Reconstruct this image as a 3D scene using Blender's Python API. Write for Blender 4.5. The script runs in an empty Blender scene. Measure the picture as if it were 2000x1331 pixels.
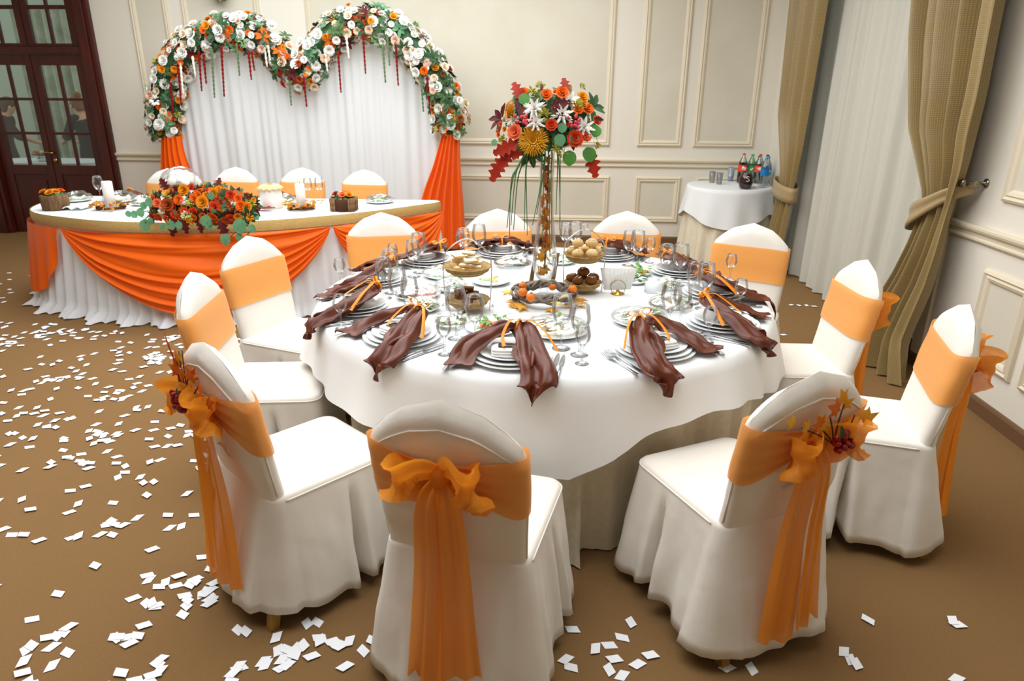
import bpy, math, random
from math import sin, cos, pi, radians as R, hypot, atan2, exp, sqrt
from mathutils import Vector as V, Matrix as MX, noise

# ------------------------------------------------------------------ camera, world, light
S = bpy.context.scene
COL = S.collection
F_PX, PIT, YAW, ROLL, HC = 1343.7, R(20.06), R(2.88), R(.44), 1.70
fw = V((-sin(YAW)*cos(PIT), cos(YAW)*cos(PIT), -sin(PIT)))
_r0 = V((cos(YAW), sin(YAW), 0)); _u0 = _r0.cross(fw)
rt = _r0*cos(ROLL) + _u0*sin(ROLL); up = -_r0*sin(ROLL) + _u0*cos(ROLL)
CP = V((0, 0, HC))
cd = bpy.data.cameras.new('camera'); cam = bpy.data.objects.new('camera', cd); COL.objects.link(cam)
cd.sensor_width = 36; cd.lens = F_PX/2000*36; cd.clip_start = .05; cd.clip_end = 60
cd.dof.use_dof = True; cd.dof.focus_distance = 3.0; cd.dof.aperture_fstop = 4.0
m3 = MX((rt, up, -fw)).transposed()
cam.matrix_world = MX.Translation(CP) @ m3.to_4x4()
S.camera = cam

w = bpy.data.worlds.new('world'); S.world = w; w.use_nodes = True
bg = w.node_tree.nodes['Background']; bg.inputs[0].default_value = (.93, .97, 1, 1); bg.inputs[1].default_value = .66
def area(name, loc, tgt, sx, sy, watt, col):
    l = bpy.data.lights.new(name, 'AREA'); l.shape = 'RECTANGLE'; l.size = sx; l.size_y = sy; l.energy = watt; l.color = col
    o = bpy.data.objects.new(name, l); COL.objects.link(o); o.location = loc
    o.rotation_euler = (V(tgt)-V(loc)).to_track_quat('-Z', 'Y').to_euler(); return o
area('ceiling_lamps_hall_offscreen', (-1.2, 2.9, 3.5), (-1.2, 2.9, 0), 5.0, 4.0, 225, (.95, .98, 1))
area('ceiling_lamps_stage_offscreen', (-1.8, 6.2, 3.5), (-1.8, 6.2, 0), 5.0, 1.5, 150, (.95, .98, 1))
vs = S.view_settings
S.cycles.transparent_max_bounces = 32
vs.view_transform = 'Standard'; vs.look = 'None'; vs.gamma = 1; vs.use_curve_mapping = False; vs.exposure = .1

# pixel helpers: a pixel gives a direction, the surface it touches gives the distance
def ray(x, y): return fw*F_PX + rt*(x-1000) - up*(y-665.5)
def onz(x, y, z=0): d = ray(x, y); return CP + d*((z-HC)/d.z)
def ony(x, y, Y): d = ray(x, y); return CP + d*(Y/d.y)
def onx(x, y, X): d = ray(x, y); return CP + d*(X/d.x)

# ------------------------------------------------------------------ mesh helpers
class MB:
    def __init__(s): s.v = []; s.f = []; s.mi = []; s.m = MX.Identity(4); s.k = 0
    def pt(s, p): s.v.append(tuple(s.m @ V(p))); return len(s.v)-1
    def fc(s, *i): s.f.append(i); s.mi.append(s.k)
    def quad(s, a, b, c, d): s.fc(*[s.pt(p) for p in (a, b, c, d)]); return s
    def box(s, c, d, rz=0, taper=1):
        cx, cy, cz = c; dx, dy, dz = [q/2 for q in d]; ids = []
        for z, t in ((-dz, 1), (dz, taper)):
            for x, y in ((-dx, -dy), (dx, -dy), (dx, dy), (-dx, dy)):
                x *= t; y *= t
                ids.append(s.pt((cx+x*cos(rz)-y*sin(rz), cy+x*sin(rz)+y*cos(rz), cz+z)))
        a = ids
        for q in ((3,2,1,0),(4,5,6,7),(0,1,5,4),(1,2,6,5),(2,3,7,6),(3,0,4,7)): s.fc(*[a[i] for i in q])
        return s
    def bx(s, x0, x1, y0, y1, z0, z1): return s.box(((x0+x1)/2,(y0+y1)/2,(z0+z1)/2),(abs(x1-x0),abs(y1-y0),abs(z1-z0)))
    def grid(s, fn, nu, nv, cu=False, cv=False):
        ids = [[s.pt(fn(i/nu, j/nv)) for i in range(nu if cu else nu+1)] for j in range(nv if cv else nv+1)]
        for j in range(nv):
            for i in range(nu):
                i2 = (i+1) % nu if cu else i+1; j2 = (j+1) % nv if cv else j+1
                s.fc(ids[j][i], ids[j][i2], ids[j2][i2], ids[j2][i])
        return s
    def lathe(s, prof, n=20, c=(0,0,0), ph=0):
        rings = []
        for r, z in prof:
            if r < 1e-5: rings.append([s.pt((c[0], c[1], c[2]+z))])
            else: rings.append([s.pt((c[0]+r*cos(2*pi*i/n+ph), c[1]+r*sin(2*pi*i/n+ph), c[2]+z)) for i in range(n)])
        for a, b in zip(rings, rings[1:]):
            for i in range(n):
                j = (i+1) % n
                if len(a) == 1 and len(b) == 1: continue
                if len(a) == 1: s.fc(a[0], b[j], b[i])
                elif len(b) == 1: s.fc(a[i], a[j], b[0])
                else: s.fc(a[i], a[j], b[j], b[i])
        return s
    def tube(s, pts, r, n=6, cap=True, close=False):
        P = [V(p) for p in pts]; N = len(P); rr = r if isinstance(r, (list, tuple)) else [r]*N
        rings = []; ref = V((0, 0, 1))
        for i, p in enumerate(P):
            t = (P[(i+1) % N]-P[i-1]) if close else (P[min(i+1, N-1)]-P[max(i-1, 0)])
            if t.length < 1e-9: t = V((0, 0, 1))
            t.normalize()
            if i == 0:
                ref = t.orthogonal()
            else: ref = ref - t*ref.dot(t)
            if ref.length < 1e-6: ref = t.orthogonal()
            ref.normalize(); b = t.cross(ref)
            rings.append([s.pt(p+(ref*cos(2*pi*k/n)+b*sin(2*pi*k/n))*rr[i]) for k in range(n)])
        L = list(zip(rings, rings[1:]))
        if close: L.append((rings[-1], rings[0]))
        for a, b in L:
            for k in range(n): s.fc(a[k], a[(k+1) % n], b[(k+1) % n], b[k])
        if cap and not close: s.fc(*rings[0][::-1]); s.fc(*rings[-1])
        return s
    def ball(s, c, r, nu=10, nv=6, fn=None):
        rx, ry, rz = r if isinstance(r, (list, tuple)) else (r, r, r)
        top = s.pt((c[0], c[1], c[2]+rz)); rings = []
        for j in range(1, nv):
            t = pi*j/nv
            rings.append([s.pt((c[0]+rx*sin(t)*cos(2*pi*i/nu)*(fn(i/nu, j/nv) if fn else 1), c[1]+ry*sin(t)*sin(2*pi*i/nu)*(fn(i/nu, j/nv) if fn else 1), c[2]+rz*cos(t))) for i in range(nu)])
        bot = s.pt((c[0], c[1], c[2]-rz))
        for i in range(nu):
            j = (i+1) % nu; s.fc(top, rings[0][i], rings[0][j]); s.fc(bot, rings[-1][j], rings[-1][i])
            for a, b in zip(rings, rings[1:]): s.fc(a[i], b[i], b[j], a[j])
        return s
    def poly(s, pts): s.fc(*[s.pt(p) for p in pts]); return s
    def leaf(s, p, d, n, ln, wd, bend=.2, seg=4, shape=None):
        """a leaf blade from p along d with normal n"""
        p, d, n = V(p), V(d).normalized(), V(n); n = (n-d*n.dot(d))
        n = n.normalized() if n.length > 1e-6 else d.orthogonal().normalized()
        q = d.cross(n); rows = []
        for i in range(seg+1):
            t = i/seg; wdt = wd*.5*(shape(t) if shape else sin(pi*(t*.92+.04))**.8)
            c = p + d*(ln*t) + n*(-bend*ln*t*t)
            rows.append([s.pt(c-q*wdt+n*wdt*.25), s.pt(c), s.pt(c+q*wdt+n*wdt*.25)])
        for a, b in zip(rows, rows[1:]):
            s.fc(a[0], a[1], b[1], b[0]); s.fc(a[1], a[2], b[2], b[1])
        return s
    def data(s, name, mat, smooth=True):
        me = bpy.data.meshes.new(name); me.from_pydata(s.v, [], s.f)
        for m in (mat if isinstance(mat, (list, tuple)) else [mat]): me.materials.append(M[m])
        if any(s.mi): me.polygons.foreach_set('material_index', s.mi)
        if smooth: me.polygons.foreach_set('use_smooth', [True]*len(s.f))
        me.update(); return me
    def build(s, name, mat, par=None, loc=None, smooth=True, solid=0, sub=0, bevel=0, off=0):
        return link(name, s.data(name, mat, smooth), par, loc, solid, sub, bevel, off)
def link(name, me, par=None, loc=None, solid=0, sub=0, bevel=0, off=0, mw=None):
    o = bpy.data.objects.new(name, me); COL.objects.link(o)
    if par is not None: o.parent = par
    if loc is not None: o.location = loc
    if mw is not None: o.matrix_local = mw
    if bevel: b = o.modifiers.new('bevel', 'BEVEL'); b.width = bevel; b.segments = 2; b.limit_method = 'ANGLE'
    if sub: b = o.modifiers.new('subsurf', 'SUBSURF'); b.levels = sub; b.render_levels = sub
    if solid: b = o.modifiers.new('solid', 'SOLIDIFY'); b.thickness = solid; b.offset = off
    return o
def tag(o, label, cat, group=None, kind=None):
    o['label'] = label; o['category'] = cat
    if group: o['group'] = group
    if kind: o['kind'] = kind
    return o
def struct(o, label=None):
    o['kind'] = 'structure'
    if label: o['label'] = label
    return o
def empty(name, loc=(0,0,0), rz=0):
    o = bpy.data.objects.new(name, None); COL.objects.link(o); o.location = loc; o.rotation_euler = (0, 0, rz)
    o.empty_display_size = .05; return o
def copy_tree(o, par=None, loc=None, rz=None, label=None):
    c = o.copy(); COL.objects.link(c); c.parent = par
    if loc is not None: c.location = loc
    if rz is not None: c.rotation_euler = (0, 0, rz)
    if label: c['label'] = label
    for ch in o.children: copy_tree(ch, c)
    return c
def frame(p, d, upv=(0,0,1), s=1):
    """matrix whose local z points along d at p"""
    z = V(d).normalized(); x = V(upv).cross(z)
    if x.length < 1e-4: x = z.orthogonal()
    x.normalize(); y = z.cross(x)
    m = MX((x, y, z)).transposed().to_4x4()
    return MX.Translation(V(p)) @ m @ MX.Scale(s, 4)
def lerp(a, b, t): return a+(b-a)*t
def ip(tab, x):
    if x <= tab[0][0]: return tab[0][1]
    for (a, va), (b, vb) in zip(tab, tab[1:]):
        if x <= b: return va+(vb-va)*(x-a)/(b-a)
    return tab[-1][1]
def sm(t): t = max(0, min(1, t)); return t*t*(3-2*t)
def cat_pts(pts, n):
    """catmull-rom through pts, n samples per span"""
    P = [V(p) for p in pts]; o = []
    for i in range(len(P)-1):
        a, b, c, d = P[max(i-1, 0)], P[i], P[i+1], P[min(i+2, len(P)-1)]
        for k in range(n):
            t = k/n
            o.append(.5*((2*b)+(c-a)*t+(2*a-5*b+4*c-d)*t*t+(3*b-a-3*c+d)*t**3))
    o.append(P[-1]); return o
rnd = random.Random(7)

# ------------------------------------------------------------------ materials
M = {}
def lin(h):
    if isinstance(h, str): h = [int(h[i:i+2], 16)/255 for i in (0, 2, 4)]
    return tuple(c/12.92 if c <= .04045 else ((c+.055)/1.055)**2.4 for c in h)
def mat(name, col, rough=.6, spec=.3, metal=0, col2=None, nsc=8, ndet=3, bump=0, bsc=60, sheen=0, trans=0, alpha=1, tl=0, wave=None, emit=0, stretch=None, sss=0):
    m = bpy.data.materials.new(name); M[name] = m; m.use_nodes = True
    nt = m.node_tree; N = nt.nodes; L = nt.links; b = N['Principled BSDF']; out = N['Material Output']
    c1 = (*lin(col), 1)
    b.inputs['Base Color'].default_value = c1; b.inputs['Roughness'].default_value = rough
    b.inputs['Specular IOR Level'].default_value = spec; b.inputs['Metallic'].default_value = metal
    b.inputs['Sheen Weight'].default_value = sheen; b.inputs['Transmission Weight'].default_value = trans
    if sss: b.inputs['Subsurface Weight'].default_value = sss; b.inputs['Subsurface Radius'].default_value = (.02, .01, .006)
    tc = N.new('ShaderNodeTexCoord'); co = tc.outputs['Object']
    if stretch:
        mp = N.new('ShaderNodeMapping'); mp.inputs['Scale'].default_value = stretch; L.new(co, mp.inputs[0]); co = mp.outputs[0]
    colout = None
    if col2:
        if wave:
            t = N.new('ShaderNodeTexWave'); t.inputs['Scale'].default_value = nsc; t.inputs['Distortion'].default_value = wave; t.inputs['Detail'].default_value = ndet; f = t.outputs['Fac']
        else:
            t = N.new('ShaderNodeTexNoise'); t.inputs['Scale'].default_value = nsc; t.inputs['Detail'].default_value = ndet; f = t.outputs[0]
        L.new(co, t.inputs['Vector'])
        rp = N.new('ShaderNodeValToRGB'); rp.color_ramp.elements[0].position = .3; rp.color_ramp.elements[1].position = .7
        rp.color_ramp.elements[0].color = c1; rp.color_ramp.elements[1].color = (*lin(col2), 1)
        L.new(f, rp.inputs[0]); L.new(rp.outputs[0], b.inputs['Base Color']); colout = rp.outputs[0]
    if bump:
        t = N.new('ShaderNodeTexNoise'); t.inputs['Scale'].default_value = bsc; t.inputs['Detail'].default_value = 4; L.new(co, t.inputs['Vector'])
        bp = N.new('ShaderNodeBump'); bp.inputs['Strength'].default_value = bump; bp.inputs['Distance'].default_value = .02
        L.new(t.outputs[0], bp.inputs['Height']); L.new(bp.outputs[0], b.inputs['Normal'])
    sh = b.outputs[0]
    if tl:
        t = N.new('ShaderNodeBsdfTranslucent'); t.inputs[0].default_value = c1
        if colout: L.new(colout, t.inputs[0])
        mx = N.new('ShaderNodeMixShader'); mx.inputs[0].default_value = tl; L.new(sh, mx.inputs[1]); L.new(t.outputs[0], mx.inputs[2]); sh = mx.outputs[0]
    if alpha < 1:
        t = N.new('ShaderNodeBsdfTransparent'); mx = N.new('ShaderNodeMixShader'); mx.inputs[0].default_value = alpha
        L.new(t.outputs[0], mx.inputs[1]); L.new(sh, mx.inputs[2]); sh = mx.outputs[0]
    L.new(sh, out.inputs[0]); return m
def glass(name, tint=(.96,.98,.98), lo=.05, hi=.75, rough=.02, body=0, bodycol='FFFFFF'):
    """thin glass: clear straight on, mirror-like at grazing angles"""
    m = bpy.data.materials.new(name); M[name] = m; m.use_nodes = True
    nt = m.node_tree; N = nt.nodes; L = nt.links; N.remove(N['Principled BSDF']); out = N['Material Output']
    t = N.new('ShaderNodeBsdfTransparent'); t.inputs[0].default_value = (*tint, 1)
    g = N.new('ShaderNodeBsdfGlossy'); g.inputs['Roughness'].default_value = rough
    fr = N.new('ShaderNodeFresnel'); fr.inputs[0].default_value = 1.5
    mr = N.new('ShaderNodeMapRange'); mr.inputs[3].default_value = lo; mr.inputs[4].default_value = hi; mr.inputs[1].default_value = .04; mr.inputs[2].default_value = .6
    L.new(fr.outputs[0], mr.inputs[0])
    mx = N.new('ShaderNodeMixShader'); L.new(mr.outputs[0], mx.inputs[0]); L.new(t.outputs[0], mx.inputs[1]); L.new(g.outputs[0], mx.inputs[2]); sh = mx.outputs[0]
    if body:
        d = N.new('ShaderNodeBsdfDiffuse'); d.inputs[0].default_value = (*lin(bodycol), 1)
        m2 = N.new('ShaderNodeMixShader'); m2.inputs[0].default_value = body; L.new(sh, m2.inputs[1]); L.new(d.outputs[0], m2.inputs[2]); sh = m2.outputs[0]
    L.new(sh, out.inputs[0]); return m

mat('carpet', '7F603B', .95, .1, col2='9A7850', nsc=420, ndet=2, bump=.5, bsc=500)
mat('wall', 'E4DFD2', .7, .2); mat('panel', 'D8D3C3', .75, .2, col2='D2CCBA', nsc=2.5)
mat('moulding', 'DDD2BB', .55, .3); mat('ceiling', 'EFECE4', .8, .1)
mat('baseboard', '6E5036', .5, .4)
mat('wood', '37100C', .35, .5, col2='52180F', nsc=5, ndet=6, stretch=(6, 6, .6)); mat('wood_dark', '260A09', .4, .4)
glass('pane', (.93, .97, .94), .04, .6); glass('glass', (.985, .99, .99), .05, .8, .03); glass('vaseglass', (.985, .99, .985), .03, .5, .03)
glass('film', (.98, .99, .99), .07, .5, .12)
mat('brass', 'C9A45A', .25, .5, 1); mat('chrome', 'D8D8DC', .18, .5, 1); mat('steel', 'C6C9CC', .22, .5, 1); mat('nickel', '8E877A', .25, .5, 1)
mat('cover', 'F0EBE2', .85, .15, bump=.3, bsc=6, tl=.08)
mat('cloth_white', 'EEF1F2', .8, .2, bump=.12, bsc=7, tl=.08); mat('cloth_cream', 'E3D9C2', .8, .2, col2='DACFB6', nsc=40, bump=.12, bsc=10)
mat('drape_white', 'F3F6F9', .8, .15, tl=.3); mat('sheer', 'CFCCC0', .8, .1, tl=.12, alpha=.96)
mat('sash', 'FFB762', .5, .3, tl=.3, alpha=.93, sheen=.2); mat('organza', 'FFA630', .45, .35, tl=.4, alpha=.86)
mat('swag', 'F86A06', .5, .25, tl=.18, sheen=.1); mat('satin_brown', '56230F', .38, .42, col2='642C16', nsc=6); mat('ribbon', 'F5930F', .4, .4, tl=.15)
mat('gold_band', 'CFAE62', .35, .5, .45, col2='E8D08A', nsc=180, ndet=2, bump=.6, bsc=260)
mat('porcelain', 'F2F4F5', .12, .5); mat('porcelain_rim', '7C8894', .2, .5); mat('linen', 'F0EFEC', .85, .15, bump=.3, bsc=30)
mat('leg_wood', 'A57C34', .4, .5, .3); mat('paper', 'F2F5FA', .8, .2)
mat('wicker', '8E8478', .75, .2, col2='6B6058', nsc=30, stretch=(1, 1, 1)); mat('wicker_tan', 'B99A66', .7, .2, col2='9A7A48', nsc=60)
mat('bark', '8A6B4C', .85, .1, col2='4F3826', nsc=14, ndet=5, stretch=(3, 3, .4), bump=.5, bsc=50); mat('stick', '9C7B58', .8, .1, col2='6B4E35', nsc=9, stretch=(1, 1, 4), bump=.3, bsc=60)
mat('candle', 'F4EDE8', .5, .4, sss=.2); mat('wick', '2B2320', .9, .1)
for n, c in dict(white_fl='F4F2EC', cream_fl='F1DFC4', blush_fl='F0CDB4', orange_fl='EE6A12', amber_fl='E8941C', red_fl='D8401C', rust_fl='A8481C', coral_fl='F0764A').items(): mat(n, c, .6, .2, tl=.15)
mat('green_dk', '2C4A2E', .6, .3, col2='3B5E36', nsc=20); mat('green_md', '55774A', .6, .3, tl=.1); mat('green_lt', '8DB07E', .65, .2, tl=.15); mat('lime', 'B4B04A', .65, .2, tl=.15)
mat('eucalypt', '5B8F68', .6, .2, col2='6FA078', nsc=25, tl=.1); mat('euc_bright', '4E8A3C', .5, .3, tl=.15); mat('grass_blade', '4F8050', .5, .3)
mat('maroon', '571416', .5, .3, tl=.1); mat('oak_red', '94200F', .5, .3, col2='B02E14', nsc=18, tl=.15); mat('maple_y', 'E4B034', .6, .2, col2='D48A1E', nsc=16, tl=.2); mat('maple_o', 'DC7A18', .6, .2, col2='C4501A', nsc=16, tl=.2); mat('star_y', 'E2C766', .6, .2)
mat('amaranth', '7A1512', .8, .1); mat('amaranth_g', '5E7450', .8, .1); mat('cream_str', 'E8E6D4', .8, .1)
mat('sunflower', 'C98A14', .7, .2, col2='E0A824', nsc=60); mat('seedhead', '9A5E10', .8, .1)
mat('berry', '8E0A12', .2, .5); mat('berry_pink', 'D4404C', .3, .5); mat('tangerine', 'EE7A16', .4, .4, bump=.2, bsc=220); mat('chestnut', '4A2616', .25, .5); mat('twig', '4B3020', .8, .1); mat('dry_leaf', 'A87A26', .7, .2, col2='7A4A18', nsc=14)
mat('bread', 'DDB474', .7, .2, col2='EBD09C', nsc=14); mat('bread_dark', '6A3B18', .7, .2, col2='8A5222', nsc=12, bump=.4, bsc=60); mat('bread_white', 'F8F1E2', .8, .1, col2='F0E2C4', nsc=10)
mat('salad', '6C9A4E', .6, .3); mat('salad_lt', 'C9D8B4', .6, .3); mat('ham', 'D98A7C', .4, .4, col2='E8B4A4', nsc=24); mat('cheese', 'F1DE9C', .5, .3); mat('salmon', 'EA8054', .4, .4); mat('meat', 'A55A48', .5, .3); mat('mint', '8FD0B4', .5, .3)
mat('curtain', '8E7746', .42, .45, sheen=.3); mat('lining', 'A08A60', .5, .4, sheen=.2)
mat('juice', '3A0A0E', .1, .5); mat('cola', '1E0C08', .1, .5); mat('cola_label', 'E8441C', .4, .4); mat('water_label', '1C7FC4', .4, .4); mat('cap_red', 'D8281C', .4, .4); mat('cap_green', '2E9A4E', .4, .4); mat('cap_blue', '3A8FC0', .4, .4); mat('cap_dark', '23282E', .4, .4)
glass('bottle_clear', (.86, .92, .93), .08, .7, .03); glass('bottle_green', (.55, .85, .65), .08, .7, .03); glass('cups', (.86, .9, .95), .15, .6, .1, .35, 'C4CEDA')
mat('skin', 'D9A688', .55, .3); mat('hair_auburn', '8A5A34', .6, .3); mat('hair_brown', '4E3422', .6, .3); mat('dress_dark', '232A33', .8, .2); mat('suit_dark', '2A2220', .8, .2)
mat('hall_wall', 'B9C4B2', .8, .1); mat('hall_floor', '6A5038', .9, .1); mat('floral_curtain', 'C9CFBE', .8, .1, col2='9EA88E', nsc=5, ndet=4)
mat('lamp_metal', 'B9AE98', .35, .5, .8); mat('lamp_glass', 'E8E2D2', .4, .4); mat('print_white', 'F2F2F2', .6, .2)
mat('ink', '55606A', .6, .2)

def damask(m):
    nt = m.node_tree; N = nt.nodes; L = nt.links; b = N['Principled BSDF']
    uv = N.new('ShaderNodeTexCoord'); mp = N.new('ShaderNodeMapping'); mp.inputs['Scale'].default_value = (1, 1, 1)
    L.new(uv.outputs['UV'], mp.inputs[0])
    vo = N.new('ShaderNodeTexVoronoi'); vo.inputs['Scale'].default_value = 95; vo.inputs['Randomness'].default_value = .15; L.new(mp.outputs[0], vo.inputs['Vector'])
    rp = N.new('ShaderNodeValToRGB'); rp.color_ramp.elements[0].position = .28; rp.color_ramp.elements[1].position = .36
    rp.color_ramp.elements[0].color = (*lin('A08B58'), 1); rp.color_ramp.elements[1].color = (*lin('887246'), 1)
    L.new(vo.outputs['Distance'], rp.inputs[0]); L.new(rp.outputs[0], b.inputs['Base Color'])
damask(M['curtain'])
def uvgrid(o, nu, nv, su, sv):
    """uv in metres for a cloth built by one grid call"""
    me = o.data; uv = me.uv_layers.new(name='uv')
    for p in me.polygons:
        for li, vi in zip(p.loop_indices, p.vertices):
            uv.data[li].uv = ((vi % (nu+1))/nu*su, (vi//(nu+1))/nv*sv)
# ------------------------------------------------------------------ the room
YB, XR, HT = 8.1, 2.453, 3.6
struct(MB().bx(-7.5, 3.2, -3.2, YB+.3, -.06, 0).build('floor', 'carpet', smooth=False), 'brown carpet')
wb = MB()
wb.bx(-5.08, XR+.2, YB, YB+.2, 0, HT); wb.bx(-7.5, -6.72, YB, YB+.2, 0, HT); wb.bx(-6.72, -5.08, YB, YB+.2, 3.02, HT)
wb = struct(wb.build('wall_back', 'wall', smooth=False), 'cream panelled wall')
wr = MB()
wr.bx(XR, XR+.2, -3.2, 4.40, 0, HT); wr.bx(XR, XR+.2, 7.35, YB, 0, HT); wr.bx(XR, XR+.2, 4.40, 7.35, 2.9, HT)
wr = struct(wr.build('wall_right', 'wall', smooth=False), 'cream side wall with window opening')
struct(MB().bx(-7.6, -7.5, -3.2, YB+.2, 0, HT).build('wall_left', 'wall', smooth=False), 'cream wall')
struct(MB().bx(-7.6, XR+.2, -3.3, -3.2, 0, HT).build('wall_front', 'wall', smooth=False), 'cream wall')
struct(MB().bx(-7.6, XR+.2, -3.3, YB+.2, HT, HT+.1).build('ceiling', 'ceiling', smooth=False), 'white ceiling')
def panel(par, a0, a1, z0, z1, side=False):
    """moulded frame and raised field on a wall"""
    prof = [(0, 0), (.006, .018), (.02, .026), (.032, .014), (.042, .022), (.058, .016), (.072, .003)]
    def P(a, z, d): return (XR-d, a, z) if side else (a, YB-d, z)
    mb = MB()
    for (i0, h0), (i1, h1) in zip(prof, prof[1:]):
        A = [(a0+i0, z0+i0), (a1-i0, z0+i0), (a1-i0, z1-i0), (a0+i0, z1-i0)]
        B = [(a0+i1, z0+i1), (a1-i1, z0+i1), (a1-i1, z1-i1), (a0+i1, z1-i1)]
        for k in range(4):
            l = (k+1) % 4
            mb.quad(P(*A[k], h0), P(*A[l], h0), P(*B[l], h1), P(*B[k], h1))
    mo = mb.build('panel_moulding', 'moulding', par, smooth=False)
    i = .07; mb = MB()
    c = [(a0+i, z0+i), (a1-i, z0+i), (a1-i, z1-i), (a0+i, z1-i)]
    mb.quad(*[P(*q, .004) for q in c]); mb.build('panel', 'panel', mo, smooth=False)
for a0, a1 in ((-4.63, -4.2), (-4.05, -3.18), (-2.68, .68), (.98, 1.48), (1.6, 2.27)): panel(wb, a0, a1, 1.105, 3.2)
for a0, a1 in ((-1.6, .70), (.99, 1.51), (1.68, 2.27)): panel(wb, a0, a1, .25, .775)
for a0, a1 in ((-4.98, -4.7),): pass
for a0, a1, z0, z1 in ((2.5, 3.88, 1.15, 3.2), (3.46, 3.87, .265, .785), (2.5, 3.385, .265, .785)): panel(wr, a0, a1, z0, z1, True)
def rail(name, pts0, pts1, side, prof, z0, m):
    mb = MB(); a0, a1 = pts0, pts1
    def P(a, d, z): return (XR-d, a, z) if side else (a, YB-d, z)
    for (d0, q0), (d1, q1) in zip(prof, prof[1:]): mb.quad(P(a0, d0, z0+q0), P(a1, d0, z0+q0), P(a1, d1, z0+q1), P(a0, d1, z0+q1))
    for a in (a0, a1): mb.poly([P(a, d, z0+q) for d, q in prof])
    return struct(mb.build(name, m, smooth=False))
RP = [(0, 0), (.012, 0), (.022, .012), (.022, .022), (.014, .028), (.014, .048), (.034, .062), (.04, .075), (.04, .088), (.025, .094), (0, .094)]
BP = [(0, 0), (.018, 0), (.018, .07), (.012, .085), (0, .088)]
rail('trim_1', -5.08, XR, False, RP, .875, 'moulding'); rail('trim_2', -3.2, 4.3, True, RP, .9, 'moulding')
rail('baseboard_back', -5.08, XR, False, BP, 0, 'baseboard'); rail('baseboard_right', -3.2, 4.42, True, BP, 0, 'baseboard')
struct(MB().bx(XR-.022, XR+.0, 4.3, 4.42, .088, 2.95).build('trim_3', 'moulding', smooth=False, bevel=.006), 'window casing')
# window behind the sheer
wn = struct(empty('window_1', (XR+.1, 5.9, 0)), 'tall window behind the sheer curtain')
mb = MB(); mb.bx(-.04, .04, -1.5, 1.45, 0, .12); mb.bx(-.04, .04, -1.5, 1.45, 2.8, 2.9)
for y in (-1.5, -.52, .46, 1.39): mb.bx(-.04, .04, y, y+.06, .1, 2.85)
mb.build('window_frame', 'wood', wn, smooth=False)
for y in (-1.44, -.46, .52): MB().bx(-.006, .006, y, y+.92 if y < .5 else y+.87, .12, 2.8).build('pane', 'pane', wn, smooth=False)
# ------------------------------------------------------------------ double door with glazed leaves and transom
dr = struct(empty('door_1', (-5.9, YB, 0)), 'dark mahogany double door with glazed leaves and transom')
fr = MB()
for x0, x1 in ((-.82, -.64), (.64, .82)):
    fr.bx(x0, x1, -.05, .17, 0, 3.02); fr.bx(x0+.03, x1-.05, -.075, -.05, 0, 3.0)
fr.bx(-.82, .82, -.05, .17, 2.9, 3.02); fr.bx(-.64, .64, -.02, .15, 2.045, 2.115)
fr.build('door_frame', 'wood', dr, smooth=False, bevel=.006)
cols = ((.08, .283), (.312, .52))
def leaf_panel(name, zr, z0, z1, s, low):
    y0, y1 = .02, .065; mb = MB()
    def X(a, b): return (a, b) if s > 0 else (-b, -a)
    def B(a, b, zz0, zz1, ya=y0, yb=y1): u, v = X(a, b); mb.bx(u, v, ya, yb, zz0, zz1)
    B(.004, .08, z0, z1); B(.52, .632, z0, z1)
    for a, b in low: B(.08, .52, a, b)
    zs = [z for r in zr for z in r]
    for a, b in zip(zr, zr[1:]): B(.08, .52, a[1], b[0])
    B(.08, .52, zs[-1], z1); B(.283, .312, zs[0], zs[-1], y0+.005, y1-.005)
    if low:
        pass
    o = mb.build(name, 'wood', dr, smooth=False, bevel=.004)
    if low[0][0] < .05:
        u, v = X(.08, .52); q = MB(); q.bx(u, v, y0+.014, y1-.012, .1, .70); q.bx(u+.05, v-.05, y0+.003, y0+.02, .16, .64); q.build('door_panel', 'wood', o, smooth=False)
    for c in cols:
        for r in zr:
            u, v = X(*c); MB().bx(u, v, .04, .046, r[0], r[1]).build('pane', 'pane', o, smooth=False)
    return o
rows = ((.81, 1.16), (1.19, 1.54), (1.57, 1.92)); tr = ((2.15, 2.50), (2.54, 2.86))
for s in (1, -1):
    lf = leaf_panel('door_leaf', rows, .01, 2.04, s, ((.01, .1), (.70, .81)))
    leaf_panel('transom_leaf', tr, 2.118, 2.9, s, ((2.118, 2.15),)) 
    if s > 0:
        h = MB(); h.tube([(.045, .02, .955), (.045, -.03, .955)], .012, 8); h.tube(cat_pts([(.045, -.03, .955), (.0, -.036, .965), (-.05, -.034, .955), (-.075, -.03, .945)], 4), .009, 8)
        h.build('handle', 'brass', lf)
        h = MB(); h.m = MX.Rotation(pi/2, 4, 'X'); h.lathe([(0, .0), (.026, .0), (.024, .014), (.012, .018), (0, .02)], 16, (0, 0, 0)); 
        h.build('keyhole_plate', 'brass', lf, (.045, .02, .87))
# lobby seen through the door glass
struct(MB().bx(-11, -3.4, 12.2, 12.3, 0, 3.6).build('wall_lobby', 'hall_wall', smooth=False), 'pale grey-green lobby wall')
struct(MB().bx(-11, -3.4, YB+.3, 12.2, -.06, 0).build('floor_lobby', 'hall_floor', smooth=False), 'lobby floor')
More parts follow.
